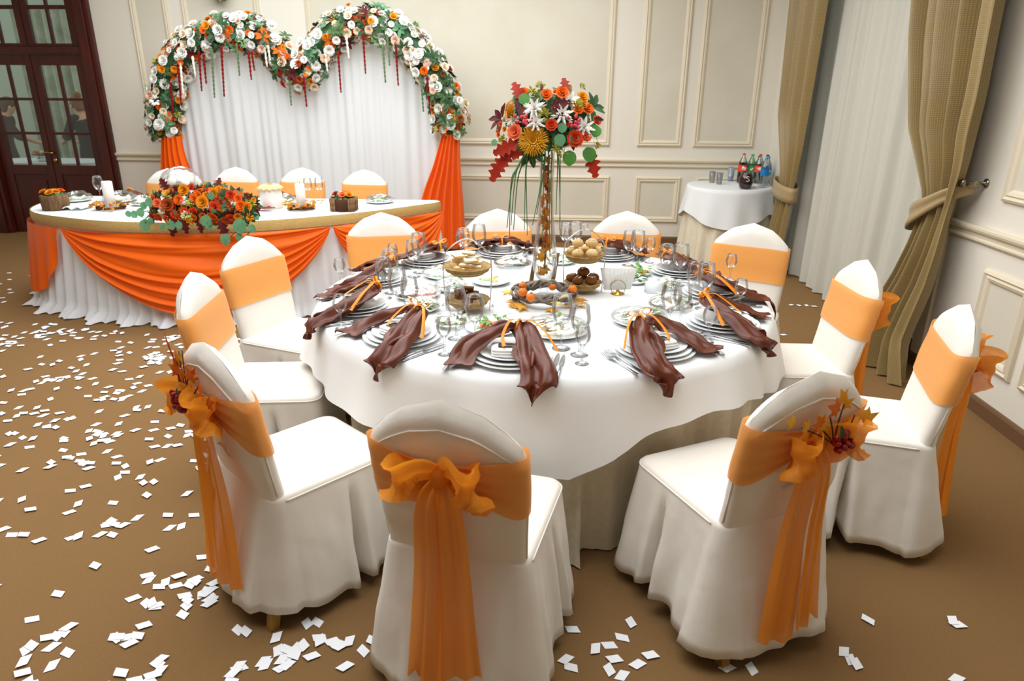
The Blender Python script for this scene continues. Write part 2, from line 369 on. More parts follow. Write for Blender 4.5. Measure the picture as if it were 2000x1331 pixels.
# wall lamp, only its underside in frame
wl = empty('wall_lamp', ony(421, -42, YB-.12)); tag(wl, 'brass wall lamp hanging above the flower arch on the cream wall', 'wall lamp')
MB().lathe([(0, -.235), (.012, -.232), (.018, -.215), (.05, -.2), (.085, -.165), (.10, -.12), (.105, -.1), (.1, -.1), (0, -.15)], 20).build('bowl', 'lamp_metal', wl)
MB().lathe([(.1, -.1), (.12, .0), (.115, .1), (.08, .16), (0, .17)], 20).build('lamp_shade', 'lamp_glass', wl)
MB().bx(-.02, .02, 0, .12, -.14, -.1).build('arm', 'lamp_metal', wl); MB().box((0, .11, -.1), (.09, .02, .2)).build('back_plate', 'lamp_metal', wl, bevel=.006)

# ------------------------------------------------------------------ curtains
def fold(u, n, sh=.6):
    a = sin(2*pi*n*u); return a*(1-sh)+sh*sin(2*pi*n*u+.9*sin(2*pi*n*u*.5+.7))
def curtain(name, m, zt, yl, yr, x0, n, amp, nu, nv, z1=2.95, par=None, su=2.2, z0=.012, seed=0, poolf=None):
    rr = random.Random(seed); ph = [rr.uniform(-.6, .6) for _ in range(5)]
    def fn(u, v):
        z = lerp(z0, z1, v); y = lerp(ip(yl, z), ip(yr, z), u + .012*sin(7*u*pi+ph[0]))
        a = ip(amp, z)
        x = ip(x0, z) + a*fold(u, n) + a*.35*sin(2*pi*n*1.7*u+ph[1]+z*.4)
        if poolf: x, y, z = poolf(x, y, z, u)
        return (x, y, z)
    o = MB().grid(fn, nu, nv).build(name, m, par); uvgrid(o, nu, nv, su, z1-z0); return o
# sheer
sh = curtain('sheer_curtain', 'sheer', 0, [(0, 7.3), (3, 7.3)], [(0, 4.5), (1, 4.45), (3, 4.5)], [(0, 2.43), (3, 2.45)], 13, [(0, .034), (1.5, .03), (3, .022)], 240, 16)
tag(sh, 'pale grey sheer curtain hanging to the carpet between the gold drapes', 'curtain')
# right drape, tied back
def pool(x, y, z, u):
    if z < .28:
        t = (.28-z)/.28; return (x-.05*t*sin(pi*u)-.03*t, y+.05*t*(u-.5)*2*-1, z+.0)
    return (x, y, z)
rd = empty('gold_drape', (0, 0, 0))
tag(rd, 'heavy gold damask drape gathered by a wide tieback beside the panelled side wall', 'curtain')
curtain('drape_cloth', 'curtain', 0, [(0, 4.72), (.1, 4.70), (.4, 4.57), (.8, 4.44), (1.02, 4.40), (1.12, 4.42), (1.5, 4.72), (2.0, 4.92), (3, 5.12)],
        [(0, 4.02), (.3, 4.08), (.8, 4.08), (1.05, 4.1), (1.3, 4.02), (1.7, 3.98), (3, 4.0)], [(0, 2.24), (.25, 2.2), (.6, 2.27), (1.05, 2.31), (1.5, 2.29), (3, 2.27)],
        5, [(0, .07), (.5, .065), (1.05, .032), (1.5, .07), (3, .095)], 160, 44, par=rd, seed=3, poolf=pool)
def tb(u, v):
    a = cat_pts([(2.40, 4.06, 1.2), (2.29, 4.12, 1.15), (2.235, 4.25, 1.06), (2.24, 4.40, .985), (2.29, 4.455, .955), (2.36, 4.44, .97)], 6)
    i = min(int(u*(len(a)-1)), len(a)-2); f = u*(len(a)-1)-i; p = a[i].lerp(a[i+1], f); wd = lerp(.075, .15, sm(u*1.4))
    return (p.x-.006*sin(v*pi*3), p.y-.02*(v-.5), p.z+(v-.5)*wd)
MB().grid(tb, 30, 6).build('tieback', 'lining', rd, solid=.01)
hb = empty('curtain_holdback', (XR, 4.06, 1.225)); tag(hb, 'round nickel curtain holdback fixed to the side wall', 'holdback')
h = MB(); h.m = MX.Rotation(-pi/2, 4, 'Y'); h.lathe([(0, 0), (.026, 0), (.026, .006), (.016, .012), (.008, .016), (.008, .12), (.022, .124), (.026, .134), (.02, .146), (0, .15)], 18); h.build('stem', 'nickel', hb)
MB().tube(cat_pts([(-.02, 0, -.01), (-.05, .0, -.03), (-.09, 0, -.02), (-.1, 0, -.01)], 4), .004, 6).build('ring', 'nickel', hb)
# left drape
ld = empty('gold_drape', (0, 0, 0)); tag(ld, 'narrow gold drape tied back beside the drinks table', 'curtain')
curtain('drape_cloth', 'curtain', 0, [(0, 7.10), (.5, 7.03), (.84, 6.98), (1.0, 7.02), (1.5, 7.3), (3, 7.42)], [(0, 6.6), (.5, 6.6), (.84, 6.58), (1.2, 6.5), (2, 6.45), (3, 6.4)],
        [(0, 2.24), (.84, 2.26), (3, 2.25)], 4, [(0, .07), (.84, .03), (1.5, .055), (3, .06)], 90, 30, par=ld, seed=5)
def tb2(u, v):
    a = 2*pi*u; return (2.26+.085*cos(a), 6.8+.25*sin(a), .82+(v-.5)*.14+.03*sin(a))
MB().grid(tb2, 24, 3, cu=True).build('tieback', 'lining', ld, solid=.008)
# ------------------------------------------------------------------ covered chair
def yb(z): return -.205 - .17*(z-.45)           # centre line of the leaning back
def hw(z): return .205 + .012*sm((z-.45)/.3)
def topz(x): return .855 + .118*(1-min(1, abs(x)/.217)**1.9)
def back_pt(a, v, off=0):
    """point on the back cover: a = angle round the cross-section, v = height 0..1"""
    cx = cos(a); sy = sin(a); e = .55
    ux = abs(cx)**.32*(1 if cx >= 0 else -1); uy = abs(sy)**.8*(1 if sy >= 0 else -1)
    xx = ux; zt = topz(xx*.217); z = .445+(zt-.445)*v
    th = .036*(1 if v < .86 else sqrt(max(0, 1-((v-.86)/.14)**2)))
    x = xx*(hw(z)+off)*(1 if v < .86 else 1-.05*((v-.86)/.14)**2)
    return (x, yb(z)+uy*(th+off), z)
def skirt_loop(n):
    """rounded-rectangle perimeter with outward normals, param from back-left going round"""
    W, D0, D1, r = .217, -.245, .235, .05; pts = []
    segs = [((-W+r, D0), (W-r, D0), (0, -1)), ((W, D0+r), (W, D1-r), (1, 0)), ((W-r, D1), (-W+r, D1), (0, 1)), ((-W, D1-r), (-W, D0+r), (-1, 0))]
    for k, (a, b, nrm) in enumerate(segs):
        for i in range(n):
            t = i/n; pts.append((lerp(a[0], b[0], t), lerp(a[1], b[1], t), nrm[0], nrm[1], k, t))
        nx = segs[(k+1) % 4][2]; c = (b[0]-nrm[0]*r, b[1]-nrm[1]*r)
        for i in range(5):
            t = i/5*pi/2; n0, n1 = nrm[0]*cos(t)+nx[0]*sin(t), nrm[1]*cos(t)+nx[1]*sin(t)
            pts.append((c[0]+n0*r, c[1]+n1*r, n0, n1, k+.5, i/5))
    return pts
LOOP = skirt_loop(26)
def make_chair(seed=1, bow=None, front_sash='sash', fl=1):
    rr = random.Random(seed); root = empty('banquet_chair')
    p1, p2, p3 = [rr.uniform(0, 6) for _ in range(3)]
    sk = MB(); n = len(LOOP); nv = 12; hem = .06
    rows = []
    for j in range(nv+1):
        v = j/nv; z = lerp(.462, hem, v); row = []
        for i, (x, y, nx, ny, k, t) in enumerate(LOOP):
            s = i/n*2*pi
            d = (.055*fl+(.045 if k == 0 else .022 if k in (.5, 3.5) else 0))*v + v*(.010*sin(5*s+p1)+.008*sin(9*s+p2)+.004*sin(17*s+p3))
            if k in (1, 3):
                tt = t if k == 1 else 1-t
                g = exp(-((tt-.62)/(.018+.03*v))**2); d -= .12*g*min(1, max(0, v-.08)*1.6)
                d += .018*v*exp(-((abs(tt-.62)-.1)/.06)**2)
            if k == 2:
                g = exp(-((t-.5)/(.02+.03*v))**2); d -= .03*g*v
            d += .009*v*noise.noise(V((s*3.2+p1, z*3+y*3, p2)))+.005*noise.noise(V((s*7, z*9+p3, p1)))*min(1, v*3)
            zz = z + (.012*sin(3*s+p2)*v) + .006*v*sin(11*s+p1)
            if k in (2, 1.5, 2.5): zz -= .006*v
            row.append(sk.pt((x+nx*d, y+ny*d, zz)))
        rows.append(row)
    # seat top rings
    rings = [rows[0]]
    for sc, z in ((.985, .474), (.93, .480), (.75, .486), (.4, .488)):
        rings.append([sk.pt((x*sc, -.005+(y+.005)*sc, z)) for x, y, *_ in LOOP])
    cap = sk.pt((0, -.005, .489))
    for a, b in zip(rows, rows[1:]):
        for i in range(n): sk.fc(a[i], b[i], b[(i+1) % n], a[(i+1) % n])
    for a, b in zip(rings, rings[1:]):
        for i in range(n): sk.fc(a[i], a[(i+1) % n], b[(i+1) % n], b[i])
    for i in range(n): sk.fc(rings[-1][i], rings[-1][(i+1) % n], cap)
    o = sk.build('seat_cover', 'cover', root, solid=.004, off=-1)
    pip = MB().tube([(x*1.003, y*1.003, .464) for x, y, _a, _b, k_, _t in LOOP if k_ not in (0, .5, 3.5)], .0032, 5); pip.build('piping', 'cover', o)
    bk = MB(); na = 48; nvb = 18
    def bp(u, v):
        x, y, z = back_pt(2*pi*u, v)
        a = 2*pi*u
        w_ = .004*sin(9*z*6+x*14+p1)*(.5-.5*sin(a))*.6
        if sin(a) < -.2: w_ += .007*noise.noise(V((x*9+p1, z*11, p2)))*min(1, (1-v)*5)
        return (x, y+w_, z)
    bk.grid(bp, na, nvb, cu=True); bo = bk.build('back_cover', 'cover', root)
    pp = []
    for i in range(41):
        a = pi+pi*i/40; q = back_pt(a, .80 if i in (0, 40) else .93)
    arch = [(x/20*.2, 0, 0) for x in range(-20, 21)]
    pts = []
    for x, _, _ in arch:
        pass
    pts = [back_pt(pi+pi*(.03+.94*i/60), .86, .0005) for i in range(61)]
    pts = [back_pt(pi*1.03, v_, .0005) for v_ in (.1, .3, .5, .7)]+pts+[back_pt(pi*1.97, v_, .0005) for v_ in (.7, .5, .3, .1)]
    MB().tube(pts, .003, 5).build('piping', 'cover', bo)
    # rear drop joining back to skirt
    for sx in (-1, 1):
        for sy in (.185, -.285):
            q = MB(); q.tube([(sx*.195, sy, 0), (sx*.17, .17 if sy > 0 else -.19, .44)], [.022, .026], 4); q.build('leg', 'leg_wood', root, smooth=False)
    # sash band
    def band(u, v):
        a = 2*pi*u-pi/2                                   # starts and ends at the rear centre
        rear = max(0, -sin(a)); cx = abs(cos(a))
        g = sm(1-abs(cos(a))**.32) if sin(a) < 0 else 0
        hh = lerp(.097, .04, g) if bow else .097
        zc = lerp(.742, .768, g)+(.006*sin(a*2+p1))
        z = zc+(v-.5)*2*hh
        zt = .9
        ux = abs(cos(a))**.32*(1 if cos(a) >= 0 else -1); uy = abs(sin(a))**.8*(1 if sin(a) >= 0 else -1)
        rip = .005*sin(v*pi*7+p2+ux*2)*(.25+g*1.6) if sin(a) < .1 else .0012*sin(v*9+p1)
        th = .036*(1 if z < .86 else .9)+.007
        x = ux*(hw(z)+.006); y = yb(z)+uy*th-rip-(.012*g)
        return (x, y, z)
    so = MB().grid(band, 72, 12).build('sash_band', front_sash, root)
    if bow:
        make_bow(root, rr, bow)
    return root
def strip(path, widths, side, mb, nv=4, ripple=.006, fr=2, ph=0):
    """ribbon of cloth along a path; side = width direction (function of t or vector)"""
    P = path; N = len(P)-1
    def fn(u, v):
        f = u*N; i = min(int(f), N-1); p = P[i].lerp(P[i+1], f-i); t = (P[min(i+2, N)]-P[max(i-1, 0)]).normalized()
        sd = V(side(u)) if callable(side) else V(side); sd = (sd-t*sd.dot(t)).normalized(); nn = t.cross(sd)
        w_ = ip(widths, u); return p+sd*((v-.5)*w_)+nn*(ripple*sin(v*2*pi*fr+ph+u*2)*min(1, .4+u))
    mb.grid(fn, len(P)*2, nv*fr)
def make_bow(root, rr, kind):
    z = .77; y0 = yb(z)-.052; b = (1 if rr.random() < .5 else -1)
    kn = MB().ball((0, y0-.012, z), (.03, .026, .036), 12, 8, lambda i, j: 1+.12*sin(i*2*pi*5)).build('knot', 'organza', root)
    for s in (-1, 1):
        up_ = rr.uniform(-.01, .02); L = rr.uniform(.088, .105)
        path = cat_pts([(0, y0-.012, z+.01), (s*.04, y0-.05, z+.03+up_), (s*L*.9, y0-.085, z+.012+up_), (s*(L+.012), y0-.04, z-.01+up_), (s*L*.85, y0-.012, z-.055), (s*.045, y0-.006, z-.02), (0, y0-.012, z-.005)], 5)
        mb = MB(); strip(path, [(0, .035), (.25, .105), (.5, .13), (.75, .11), (1, .035)], (0, -.35, 1), mb, 4, .008, 2, rr.uniform(0, 6))
        mb.build('bow_loop', 'organza', root)
        ln = rr.uniform(.56, .62); sp = s*rr.uniform(.03, .05)
        path = cat_pts([(s*.006, y0-.02, z-.01), (s*.03, y0-.035, z-.1), (sp, y0-.03, z-.28), (sp*1.15, y0-.035, z-.45), (sp*1.2+s*.01, y0-.045, z-ln-.06)], 6)
        mb = MB(); strip(path, [(0, .03), (.15, .065), (.5, .085), (1, .12)], (1, .25*s, 0), mb, 4, .012, 2, rr.uniform(0, 6)); mb.build('bow_tail', 'organza', root)
    # little tie below
    if kind != 'plain':
        mb = MB(); mb.tube(cat_pts([(-.05, yb(.62)-.045, .60), (-.02, yb(.62)-.05, .615), (0, yb(.62)-.046, .61), (.03, yb(.62)-.05, .60), (.055, yb(.62)-.045, .585)], 3), .004, 5); mb.build('tie_tape', 'cover', root)
        sprig(root, kind, rr, y0, z)
def maple(mb, p, d, n, s, lobes=5):
    """a lobed leaf as a fan of pointed lobes"""
    p, d, n = V(p), V(d).normalized(), V(n); n = (n-d*n.dot(d)).normalized(); q = d.cross(n)
    out = []; prof = {5: [(-150, .35), (-125, .75), (-100, .45), (-62, .95), (-35, .5), (0, 1.15), (35, .5), (62, .95), (100, .45), (125, .75), (150, .35)]}[5]
    c = mb.pt(p+d*.25*s+n*.03*s)
    ids = [mb.pt(p)]+[mb.pt(p+d*.3*s+(d*cos(R(a))+q*sin(R(a)))*r*s*.62-n*.10*s*r) for a, r in prof]
    for a, b in zip(ids, ids[1:]+ids[:1]): mb.fc(c, a, b)
def sprig(root, kind, rr, y0, z):
    s = 1 if kind == 'right' else -1
    st = empty('berry_sprig'); st.parent = root
    tw = MB(); lv = []
    for k in range(5):
        x1 = s*(-.09+k*.05); z1 = z+.085+rr.uniform(-.02, .045); 
        tw.tube(cat_pts([(s*.02, y0-.05, z+.005), (lerp(s*.02, x1, .5)+rr.uniform(-.01, .01), y0-.045, lerp(z, z1, .55)), (x1, y0-.03, z1)], 3), .0022, 5)
        lv.append((x1, y0-.032, z1))
    if kind == 'left':
        for k in range(4): tw.tube(cat_pts([(0, y0-.05, z), (-.03-.02*k, y0-.04, z+.1), (-.06-.03*k, y0-.025, z+.17-.01*k)], 3), .002, 5)
    tw.build('twig', 'twig', st)
    for k, p in enumerate(lv*2):
        mb = MB(); a = rr.uniform(0, 2*pi); pp = V(p)+V((rr.uniform(-.025, .025), rr.uniform(-.015, .005), rr.uniform(-.025, .02)))
        maple(mb, pp, (cos(a), rr.uniform(-.3, .1), sin(a)*.6+.4), (rr.uniform(-.3, .3), -1, .2), rr.uniform(.045, .07)); mb.build('leaf', 'maple_y' if rr.random() < (.8 if kind == 'right' else .3) else 'maple_o', st)
    if kind == 'left':
        for k in range(7):
            mb = MB(); mb.leaf((-.03-.012*k, y0-.04, z+.04+.018*k), (-.4, -.15, 1), (0, -1, .2), rr.uniform(.05, .08), .014, .1); mb.build('leaf', 'maple_o', st)
    bl = MB().ball((0, 0, 0), .0095, 8, 6).data('berry', 'berry')
    for k in range(26):
        a, b = rr.uniform(0, 2*pi), rr.random()**.5*.034
        link('berry', bl, st, (s*.045+b*cos(a), y0-.062-rr.uniform(0, .02)+b*.3, z+.018+b*sin(a)))
    mb = MB(); mb.leaf((s*.02, y0-.07, z+.03), (s*-.2, -.2, .6), (0, -1, 0), .05, .02); mb.build('leaf', 'green_dk', st)

CH = {}
def place(key, x, y, ang, label, proto=None, seed=1, bow=None, sash='sash', fl=1):
    """x, y = where the shoulders of the back stand; ang = facing in degrees"""
    a = R(ang); d = -.285
    lx, ly = x-d*cos(a), y-d*sin(a)
    if proto is None: o = make_chair(seed, bow, sash, fl)
    else: o = copy_tree(proto)
    o.location = (lx, ly, 0); o.rotation_euler = (0, 0, a-pi/2)
    tag(o, label, 'chair', 'covered chairs around the round table' if key[0] != 'H' else 'covered chairs behind the head table'); CH[key] = o; return o
place('F', -.25, 1.555, 77, 'ivory covered chair with plain orange organza bow, no berries, back turned', None, 1, 'plain', 'sash')
place('FR', .76, 1.81, 117, 'ivory covered chair whose orange bow carries red berries and yellow leaves', None, 12, 'right', 'sash')
place('FL', -1.03, 1.915, 49, 'ivory covered chair whose orange bow carries berries and rust twigs, by the confetti', None, 5, 'left', 'sash', .85)
r_ = place('R', 1.545, 2.5, 165, 'ivory covered chair with orange bow sideways on, near the panelled side wall', None, 8, 'plain', 'sash')
place('R2', 1.475, 3.20, 181, 'ivory covered chair with orange sash in front of the gold tied-back drape', None, 9, 'plain', 'sash')
p_ = place('B7', -.325, 4.47, -81, 'ivory covered chair with peach sash directly behind the tall vase', None, 21)
place('B6', .51, 4.46, -93, 'ivory covered chair with peach sash in front of the drinks table', p_)
place('B5', 1.21, 4.10, -114, 'ivory covered chair with peach sash in front of the sheer curtain', None, 22)
place('B8', -1.04, 4.26, -73, "ivory covered chair with peach sash before the head table's right swag", p_)
place('B9', -1.56, 3.48, -20, "ivory covered chair with peach sash before the head table's wide middle swag", None, 23, None, 'sash', .35)
place('L10', -1.48, 2.73, 7, 'ivory covered chair with orange sash edge-on beside the rust-twig bow chair', None, 24, None, 'sash', .35)
# ------------------------------------------------------------------ the round table
TC = V((-.02, 3.25, 0)); TR = 1.06; TZ = .762
tb_ = empty('round_table', TC); tag(tb_, 'large round banquet table under white and cream cloths', 'table')
MB().lathe([(0, TZ-.034), (TR-.012, TZ-.034), (TR-.008, TZ-.008), (0, TZ-.008)], 64).build('tabletop', 'leg_wood', tb_)
for k in range(4):
    a = pi/4+k*pi/2; MB().tube([(.62*cos(a), .62*sin(a), 0), (.58*cos(a), .58*sin(a), TZ-.03)], .025, 10).build('leg', 'nickel', tb_)
HEM = [(-180, .53), (-160, .53), (-142, .535), (-128, .515), (-112, .47), (-97, .42), (-84, .405), (-75, .50), (-65, .565), (-55, .60), (-45, .585), (-36, .54), (-26, .485), (-10, .51), (10, .535), (35, .57), (60, .54), (85, .53), (110, .55), (135, .53), (160, .525), (180, .53)]
def under(u, v):
    a = -pi+2*pi*u; z = lerp(.008, TZ-.01, v); t = 1-v
    amp = .06*t**.7*(.7+.3*sin(3*a+1)); f = sin(26*a+1.2*sin(5*a))
    r = TR-.006+.045*t+amp*f
    if z < .05: r += .02*(.05-z)/.05
    return (r*cos(a), r*sin(a), z)
def seat_limit(a):
    lim = 9.
    for k_, c_ in CH.items():
        if k_[0] == 'H': continue
        an = c_.rotation_euler[2]; lx, ly = V((1, 0)), V((0, 1)); ex = V((cos(an), sin(an))); ey = V((-sin(an), cos(an)))
        for i in range(60):
            r = .45+i*.011; q = V((TC.x+r*cos(a)-c_.location.x, TC.y+r*sin(a)-c_.location.y))
            if abs(q.dot(ex)) < .30 and -.37 < q.dot(ey) < .325: lim = min(lim, r); break
    return lim
SL = [seat_limit(-pi+2*pi*i/360) for i in range(361)]
SL = [min(SL[(i+d) % 360] for d in range(-3, 4)) for i in range(361)]
def under0(u, v):
    x, y, z = under(u, v); r = hypot(x, y); lim = SL[int(round(u*360)) % 360]-.015
    if r > lim and z < .7:
        t = 1 if z < .52 else 1-(z-.52)/.18; q = lerp(r, lim-.022*(1+sin(u*2*pi*26)), sm(t)); x *= q/r; y *= q/r
    return (x, y, z)
uc = MB().grid(under0, 360, 14, cu=True).build('under_cloth', 'cloth_cream', loc=TC)
tag(uc, 'cream floor-length cloth falling in folds from the round table', 'tablecloth')
NR = 240; rows = []; mb = MB(); c0 = mb.pt((0, 0, TZ+.002))
RAD = [.3, .7, .95, TR-.02]
for r in RAD: rows.append([mb.pt((r*cos(2*pi*i/NR-pi), r*sin(2*pi*i/NR-pi), TZ+.002)) for i in range(NR)])
nh = 12
for j in range(nh+1):
    t = j/nh; row = []
    for i in range(NR):
        a = 2*pi*i/NR-pi; ze = ip(HEM, math.degrees(a)); z = lerp(TZ-.002, ze, t)
        f = .020*t*sin(13*a+1.1*sin(4*a))+.009*t*sin(29*a+2)
        fl_ = .3 if R(40) < a < R(150) else 1; r = TR+.006+.012*min(1, t*6)*fl_+.055*t*fl_+f*fl_
        if j == 0: r = TR+.004
        row.append(mb.pt((r*cos(a), r*sin(a), z)))
    rows.append(row)
for i in range(NR): mb.fc(c0, rows[0][i], rows[0][(i+1) % NR])
for a, b in zip(rows, rows[1:]):
    for i in range(NR): mb.fc(a[i], b[i], b[(i+1) % NR], a[(i+1) % NR])
oc = mb.build('overlay_cloth', 'cloth_white', loc=TC)
tag(oc, 'white overlay tablecloth with dipping hem on the round table', 'tablecloth')
TOP = TZ+.003

# ------------------------------------------------------------------ place settings
def plate_mesh(r, h, name):
    p = [(0, .004), (r*.6, .004), (r*.66, .006), (r*.9, h-.002), (r*.985, h), (r, h+.001), (r*1.0, h-.003), (r*.9, h-.007), (r*.66, 0), (r*.58, 0), (0, .001)]
    return MB().lathe(p, 40).data(name, 'porcelain')
PL = [plate_mesh(.155, .017, 'charger_plate'), plate_mesh(.138, .018, 'dinner_plate'), plate_mesh(.118, .020, 'soup_plate')]
def wine_mesh(h, rb, rr_, hs, base, name):
    hb = h-hs
    prof = [(0, .0), (base, .0), (base, .0015), (base*.6, .004), (.0055, .011), (.0036, .03), (.0036, hs*.75), (.0045, hs-.008), (.009, hs+.0)]
    bowl = [(.009, 0), (rb*.55, hb*.09), (rb*.84, hb*.25), (rb, hb*.47), (rb*.985, hb*.6), (lerp(rb, rr_, .6), hb*.84), (rr_, hb)]
    prof += [(r, hs+z) for r, z in bowl] + [(rr_-.001, h+.0005)] + [(rr_-.0015, h-.002)]
    return MB().lathe(prof, 24).data(name, 'glass')
GW = wine_mesh(.215, .042, .033, .095, .036, 'wine_glass'); GM = wine_mesh(.195, .038, .031, .085, .034, 'white_wine_glass'); GS = wine_mesh(.145, .029, .022, .07, .026, 'liqueur_glass')
def cutlery_mesh(kind):
    mb = MB()
    if kind == 'knife':
        mb.tube([(0, .1, .004), (0, .05, .005), (0, 0, .005), (0, -.01, .004)], [.004, .0062, .005, .003], 8)
        def fn(u, v): y = lerp(-.01, -.12, u); w_ = .0095*sin(pi*min(1, .25+u*.75)*.98)**.6+.001; return ((v-.5)*2*w_*.8+.001, y, .005+.0008*(1-abs(v-.5)*2))
        mb.grid(fn, 8, 2)
    else:
        def fn(u, v): y = lerp(.105, -.04, u); w_ = ip([(0, .007), (.1, .0075), (.5, .0036), (.85, .0035), (1, .008)], u); return ((v-.5)*2*w_, y, .004+.009*u*u+.001*(1-(2*v-1)**2))
        mb.grid(fn, 12, 2)
        def hd(u, v): y = lerp(-.04, -.075, u); w_ = lerp(.008, .0125, sm(u*2)); return ((v-.5)*2*w_, y, .013-.006*u)
        mb.grid(hd, 4, 2)
        for k in range(4):
            x = -.0108+k*.0072; mb.tube([(x, -.072, .008), (x, -.095, .006), (x*.95, -.118, .010)], [.0018, .0016, .0008], 4)
    return mb.data(kind, 'steel')
KN, FK = cutlery_mesh('knife'), cutlery_mesh('fork')
def fold_towel():
    mb = MB()
    for k, (w_, d, z) in enumerate(((.12, .10, .006), (.115, .096, .016), (.11, .09, .025))):
        def fn(u, v):
            a = 2*pi*u; e = .35; x = abs(cos(a))**e*(1 if cos(a) > 0 else -1)*w_/2; y = abs(sin(a))**e*(1 if sin(a) > 0 else -1)*d/2
            b = pi*v-pi/2; return (x*(.55+.45*cos(b))+k*.002, y*(.6+.4*cos(b)), z+.006*sin(b))
        mb.grid(fn, 28, 6, cu=True)
    return mb.data('folded_napkin', 'linen')
TW = fold_towel()
def satin_tail(pts, widths, ph, par, nm='napkin_tail', rip=.011, rs=.86):
    path = cat_pts(pts, 6); N = len(path)-1; mb = MB()
    def fn(u, v):
        f = u*N; i = min(int(f), N-1); p = path[i].lerp(path[i+1], f-i); t = (path[min(i+2, N)]-path[max(i-2, 0)]).normalized()
        sd = t.cross(V((0, 0, 1))); sd = sd.normalized() if sd.length > .15 else t.cross(V((0, -1, .2))).normalized(); nn = sd.cross(t)
        w_ = ip(widths, u); s_ = (v-.5)*w_
        arch = -(abs(v-.5)*2)**2*w_*.16*(1-u*.7)
        rp = rip*(sin(v*2*pi*1.6+ph)+.5*sin(v*2*pi*3.1+ph*2+u*3))*min(1, .35+u*1.2)
        e = (.02*sin(v*pi*2+ph)+.028*(1-abs(2*v-1)*1.6))*max(0, u-.75)*4
        cr = noise.noise(V((p.x*16+ph, p.y*16, v*3.2+ph*3)))*.016*min(1, u*3)+noise.noise(V((u*7+ph, v*5, ph)))*.010
        w = p+sd*(s_+.012*sin(u*9+ph))+nn*(rp+arch+cr)+t*e; rad = hypot(w.x, w.y+rs)
        if rad < TR+.012: w.z = max(w.z, .004*v+ip([(0, .066), (.07, .066), (.09, .05), (.118, .044), (.14, .036), (.158, .028), (.175, .018)], hypot(w.x, w.y)))
        elif w.z < .006:
            need = TR+.03+.02*min(1, -(w.z-.006)*20)
            if rad < need: w.x *= need/rad; w.y = (w.y+rs)*need/rad-rs
        return w
    mb.grid(fn, 34, 18)
    return mb.build(nm, 'satin_brown', par, solid=.0025)
def bow_napkin(par, rr, flip, span, over, rs=.86):
    """satin napkin tied in the middle with ribbon, two tails fanning out over the plate and table edge"""
    f = -1 if flip else 1; kx, ky, kz = .02*f, -.075, .098
    ph = rr.uniform(0, 6)
    a = [(kx, ky, kz), (kx-.05*f, ky+.01, kz+.016), (kx-.12*f*span, ky+.06, kz-.012), (kx-.18*f*span, ky+.13, .052), (kx-.215*f*span, ky+.185, .016), (kx-.235*f*span, ky+.215, .012)]
    satin_tail(a, [(0, .035), (.2, .085), (.55, .115), (.85, .115), (1, .07)], ph, par, rs=rs)
    b = [(kx, ky, kz), (kx+.03*f, ky+.02, kz+.016), (kx+.075*f*span, ky+.09, kz-.004), (kx+.10*f*span, ky+.17, .062), (kx+.115*f*span, ky+.245, .028)]
    if over: b += [(kx+.12*f*span, ky+.295, .004), (kx+.122*f*span, ky+.306, -.022), (kx+.122*f*span, ky+.31, -.038)]
    else: b += [(kx+.125*f*span, ky+.265, .015)]
    satin_tail(b, [(0, .035), (.18, .09), (.55, .13), (.82, .125), (1, .03)], ph+2, par, rs=rs)
    satin_tail([V(q)+V((-.03*f, -.008, -.012 if q[2] > .03 else 0)) for q in b[:5]], [(0, .03), (.3, .07), (.8, .09), (1, .02)], ph+4, par, rs=rs)
    kn = MB().ball((kx, ky, kz+.004), (.02, .024, .02), 10, 8).build('napkin_fold', 'satin_brown', par)
    rb = MB(); rb.tube([(kx+.003*cos(t*pi/6), ky+.027*cos(t*pi/6), kz+.004+.023*sin(t*pi/6)) for t in range(12)], .0052, 6, close=True)
    for s in (-1, 1):
        p = cat_pts([(kx, ky-.01, kz+.026), (kx+s*.03, ky-.014, kz+.045), (kx+s*.055, ky-.01, kz+.04), (kx+s*.04, ky-.004, kz+.026), (kx, ky-.006, kz+.024)], 4)
        strip(p, [(0, .007), (.5, .013), (1, .007)], (0, 1, .3), rb, 2, .001, 1)
    e = cat_pts([(kx, ky, kz+.026), (kx-.03*f, ky+.03, kz+.03), (kx-.045*f, ky+.09, kz-.006), (kx-.03*f, ky+.14, kz-.03)], 5); strip(e, [(0, .008), (1, .014)], (1, 0, 0), rb, 2, .002, 1)
    e = cat_pts([(kx, ky, kz+.026), (kx+.05*f, ky+.02, kz+.034), (kx+.11*f, ky+.07, kz+.012), (kx+.165*f, ky+.13, kz-.04)], 5); strip(e, [(0, .008), (1, .015)], (.3, 1, 0), rb, 2, .002, 1)
    rb.build('ribbon', 'ribbon', par)
SET = [  # pixel of the plate centre, where it is, flip, span, tail over the edge
 ((990, 703), 'at the plain-bow chair', 1, .88, 1), ((1288, 682), 'at the yellow-leaf bow chair', 0, .86, 1), ((768, 658), 'at the rust-twig bow chair', 1, .9, 1),
 ((700, 598), 'at the edge-on sash chair', 1, 1.1, 1), ((738, 545), 'before the wide middle swag chair', 0, 1.1, 0), ((835, 508), 'before the right swag chair', 0, 1, 0),
 ((985, 497), 'at the chair behind the vase', 1, 1, 0), ((1190, 497), 'at the drinks-table chair', 0, 1, 0), ((1325, 528), 'at the sheer-curtain chair', 1, .8, 0),
 ((1398, 578), 'at the tied-drape chair', 0, .8, 1), ((1392, 640), 'at the side-wall chair', 0, .85, 1)]
STN = []
OCC = []                                                   # what stands on the table: (x, y, radius)
